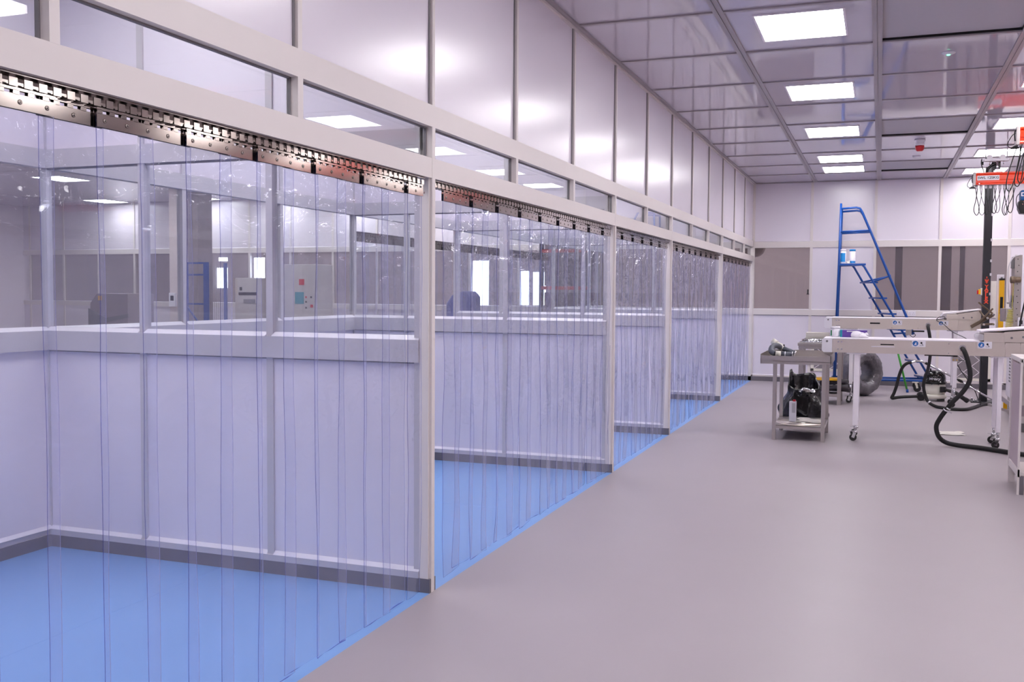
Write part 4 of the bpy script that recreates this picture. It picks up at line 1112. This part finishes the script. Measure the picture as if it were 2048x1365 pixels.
tag(crumple('cloth', 2.70, 2.94, 7.02, 7.30, .002, .022, 'paper', 21), 'small crumpled white cloth on the grey floor by the black hose', 'cloth')
t = thing('round_duct', 'brown rimmed round duct end behind the glass at the left end of the end wall', 'duct', (.0, 13.2, 2.31))
b = MB(); b.lathe((-.02, 13.10, 2.315), [(.125, -.01), (.165, -.01), (.17, .0), (.17, .25), (.125, .25)], 40, 0, (0, 1, 0)); b.build('rim', 'brown', t)
MB().lathe((-.02, 13.10, 2.315), [(.124, -.005), (.124, .2)], 40, 0, (0, 1, 0)).build('duct_wall', 'ceilmatt', t)
MB().cyl((-.02, 13.2, 2.48), (-.02, 13.2, H + .001), .006, 8).build('hanger_rod', 'chrome', t)
t = thing('exit_indicator', 'tiny lit green lamp seen through the last high pane of the booth wall', 'indicator lamp', (-.9, L - .05, 2.24))
MB().box(-.98, -.92, L - .05, L + .004, 2.225, 2.285).build('housing', 'white', t); MB().lathe((-.95, L - .05, 2.255), [(.014, 0), (.010, .006)], 12, 0, (0, -1, 0)).build('lens', 'led', t)

# ------------------------------------------------------------------ hall behind the booths
t = thing('clad_column', 'beige clad building column in the hall, seen through the nearest curtain', 'column', (-9.65, 10.3, 0))
MB().box(-9.93, -9.60, 10.0, 10.6, 0, H).build('cladding', 'hallwall', t, .01)
b = MB(); b.box(-9.60, -9.38, 10.1, 10.5, 0, H); b.box(-9.52, -9.50, 10.09, 10.1, 0, H); b.build('service_duct', 'machine', t)
MB().box(-9.91, -9.77, 9.95, 10.0, 1.20, 1.45).build('thermostat_box', 'white', t, .01); MB().box(-9.87, -9.80, 9.945, 9.95, 1.31, 1.40).build('dark_window', 'dark', t)
def cabinet(label, x0, x1, y, h, spec):
    t = thing('control_cabinet', label, 'cabinet', ((x0 + x1) / 2, y + .25, 0), 'control cabinets in the rear hall')
    MB().box(x0, x1, y, y + .5, 0, h).build('body', 'greybox', t, .01)
    for (u, z, w, hh, m, nm) in spec: MB().box(x0 + u, x0 + u + w, y - .006, y, z, z + hh).build(nm, m, t)
    return t
cabinet('grey control cabinet with a blue screen and buttons, seen through the nearest curtain', -7.65, -6.80, 9.9, 1.95,
        [(.42, 1.28, .17, .20, 'teal', 'screen'), (.06, 1.62, .12, .06, 'yellow', 'warning_label'), (.62, 1.30, .03, .03, 'ink', 'button'), (.62, 1.38, .03, .03, 'red', 'button'), (.72, 1.22, .05, .05, 'red', 'button'),
         (.72, 1.38, .03, .03, 'ink', 'button'), (.62, 1.20, .03, .03, 'ink', 'button'), (.50, 1.60, .10, .10, 'red', 'red_label'), (.05, 1.25, .10, .25, 'ceilmatt', 'notice')])
cabinet('grey cabinet with a dark control strip left of the one with the blue screen', -8.45, -7.90, 9.9, 1.72,
        [(.08, 1.42, .36, .05, 'ink', 'control_strip'), (.10, 1.50, .05, .06, 'ink', 'knob'), (.18, 1.28, .24, .07, 'gasket', 'handle')])
t = thing('roll_cage', 'blue tubular roll cage in the hall, left of the cabinets', 'trolley', (-8.95, 9.8, 0))
for x in (-9.15, -8.72):
    for y in (9.5, 10.0): MB().box(x - .025, x + .025, y - .02, y + .02, .12, 1.98).build('upright', 'blue', t)
b = MB()
for z in (.2, .7, 1.25, 1.75, 1.95): b.box(-9.15, -8.72, 9.49, 9.51, z, z + .03)
b.bar((-9.13, 9.5, 1.2), (-8.74, 9.5, .75), .03, .02); b.build('cross_bar', 'blue', t)
b = MB()
for i in range(10): b.box(-9.12 + .042 * i, -9.115 + .042 * i, 9.995, 10.0, .15, 1.95)
b.build('mesh_side', 'gasket', t)
for x in (-9.12, -8.75): MB().lathe((x, 9.5, .06), [(.055, 0), (.06, .005), (.06, .03)], 16, 0, (0, 1, 0)).build('wheel', 'rubber', t)
t = thing('processing_machine', 'low sloping machine casing behind the booth rail, seen through glass at left', 'machine', (-9.45, 8.2, 0))
b = MB(); b.prism([(-9.84, .0), (-9.08, 0), (-9.08, 1.44), (-9.70, 1.44), (-9.84, 1.28)], 8.0, 8.6); b.build('casing', 'machine', t, .01)
MB().prism([(-9.86, .9), (-9.50, .98), (-9.06, 1.06), (-9.06, 1.12), (-9.50, 1.05), (-9.86, 1.2)], 7.98, 8.0).build('side_guard', 'gasket', t)
MB().box(-9.66, -9.60, 7.985, 8.0, 1.33, 1.40).build('yellow_tag', 'yellow', t)
t = thing('covered_trolley', 'tall trolley under a blue cover, seen through the second curtain', 'trolley', (-4.62, 11.0, 0))
MB().prism([(-4.84, .0), (-4.40, 0), (-4.40, 1.42), (-4.50, 1.52), (-4.72, 1.46), (-4.84, 1.30)], 10.8, 11.3).build('cover', 'bluebeam', t, .03)
MB().box(-4.84, -4.40, 10.8, 11.3, .0, .06).build('base', 'gasket', t)
t = thing('pallet_racking', 'dark loaded racking at the back of the hall, seen through the curtains', 'racking', (-3.3, 12.3, 0))
for x in (-3.55, -2.62):
    MB().box(x - .03, x + .03, 12.0, 12.08, 0, 2.9).build('upright', 'blackmat', t)
b = MB()
for z in (.9, 1.55, 2.2): b.box(-3.55, -2.62, 12.0, 12.05, z, z + .06)
b.build('beam', 'orange', t)
b = MB(); b.box(-3.5, -2.66, 12.06, 12.6, .0, .86); b.box(-3.5, -2.66, 12.06, 12.6, .97, 1.5); b.box(-3.5, -2.66, 12.06, 12.6, 1.62, 2.7); b.build('load', 'machine', t)
#PART2_END
# ------------------------------------------------------------------ camera
f_px, yaw, pit, rol = 1960.781, .35877, -.04972, -.00648
R0 = Vector((math.cos(yaw), math.sin(yaw), 0)); Fh = Vector((-math.sin(yaw), math.cos(yaw), 0)); Z = Vector((0, 0, 1))
Fw = Fh * math.cos(pit) + Z * math.sin(pit); U0 = Z * math.cos(pit) - Fh * math.sin(pit)
Rv = R0 * math.cos(rol) - U0 * math.sin(rol); Uv = R0 * math.sin(rol) + U0 * math.cos(rol)
cam = bpy.data.cameras.new('camera'); co = bpy.data.objects.new('camera', cam); COL.objects.link(co)
mw = Matrix.Identity(4)
for i in range(3):
    mw[i][0] = Rv[i]; mw[i][1] = Uv[i]; mw[i][2] = -Fw[i]
mw[0][3], mw[1][3], mw[2][3] = 2.06367, -4.39334, 1.5
co.matrix_world = mw
cam.sensor_width = 36; cam.lens = f_px / 2048 * 36; cam.clip_end = 100; cam.clip_start = .05
SC.camera = co

wd = bpy.data.worlds.new('world'); SC.world = wd; wd.use_nodes = True
wd.node_tree.nodes['Background'].inputs['Color'].default_value = (.8, .85, 1, 1)
wd.node_tree.nodes['Background'].inputs['Strength'].default_value = .05
SC.view_settings.view_transform = 'Standard'; SC.view_settings.look = 'None'
SC.view_settings.gamma = 1; SC.view_settings.exposure = 0.30
SC.view_settings.use_curve_mapping = False
cy = SC.cycles
cy.use_denoising = True
cy.max_bounces = 6; cy.diffuse_bounces = 4; cy.glossy_bounces = 3; cy.transmission_bounces = 2
cy.transparent_max_bounces = 32
cy.use_adaptive_sampling = True; cy.adaptive_threshold = .12
cy.sample_clamp_indirect = 6
cy.caustics_reflective = False; cy.caustics_refractive = False
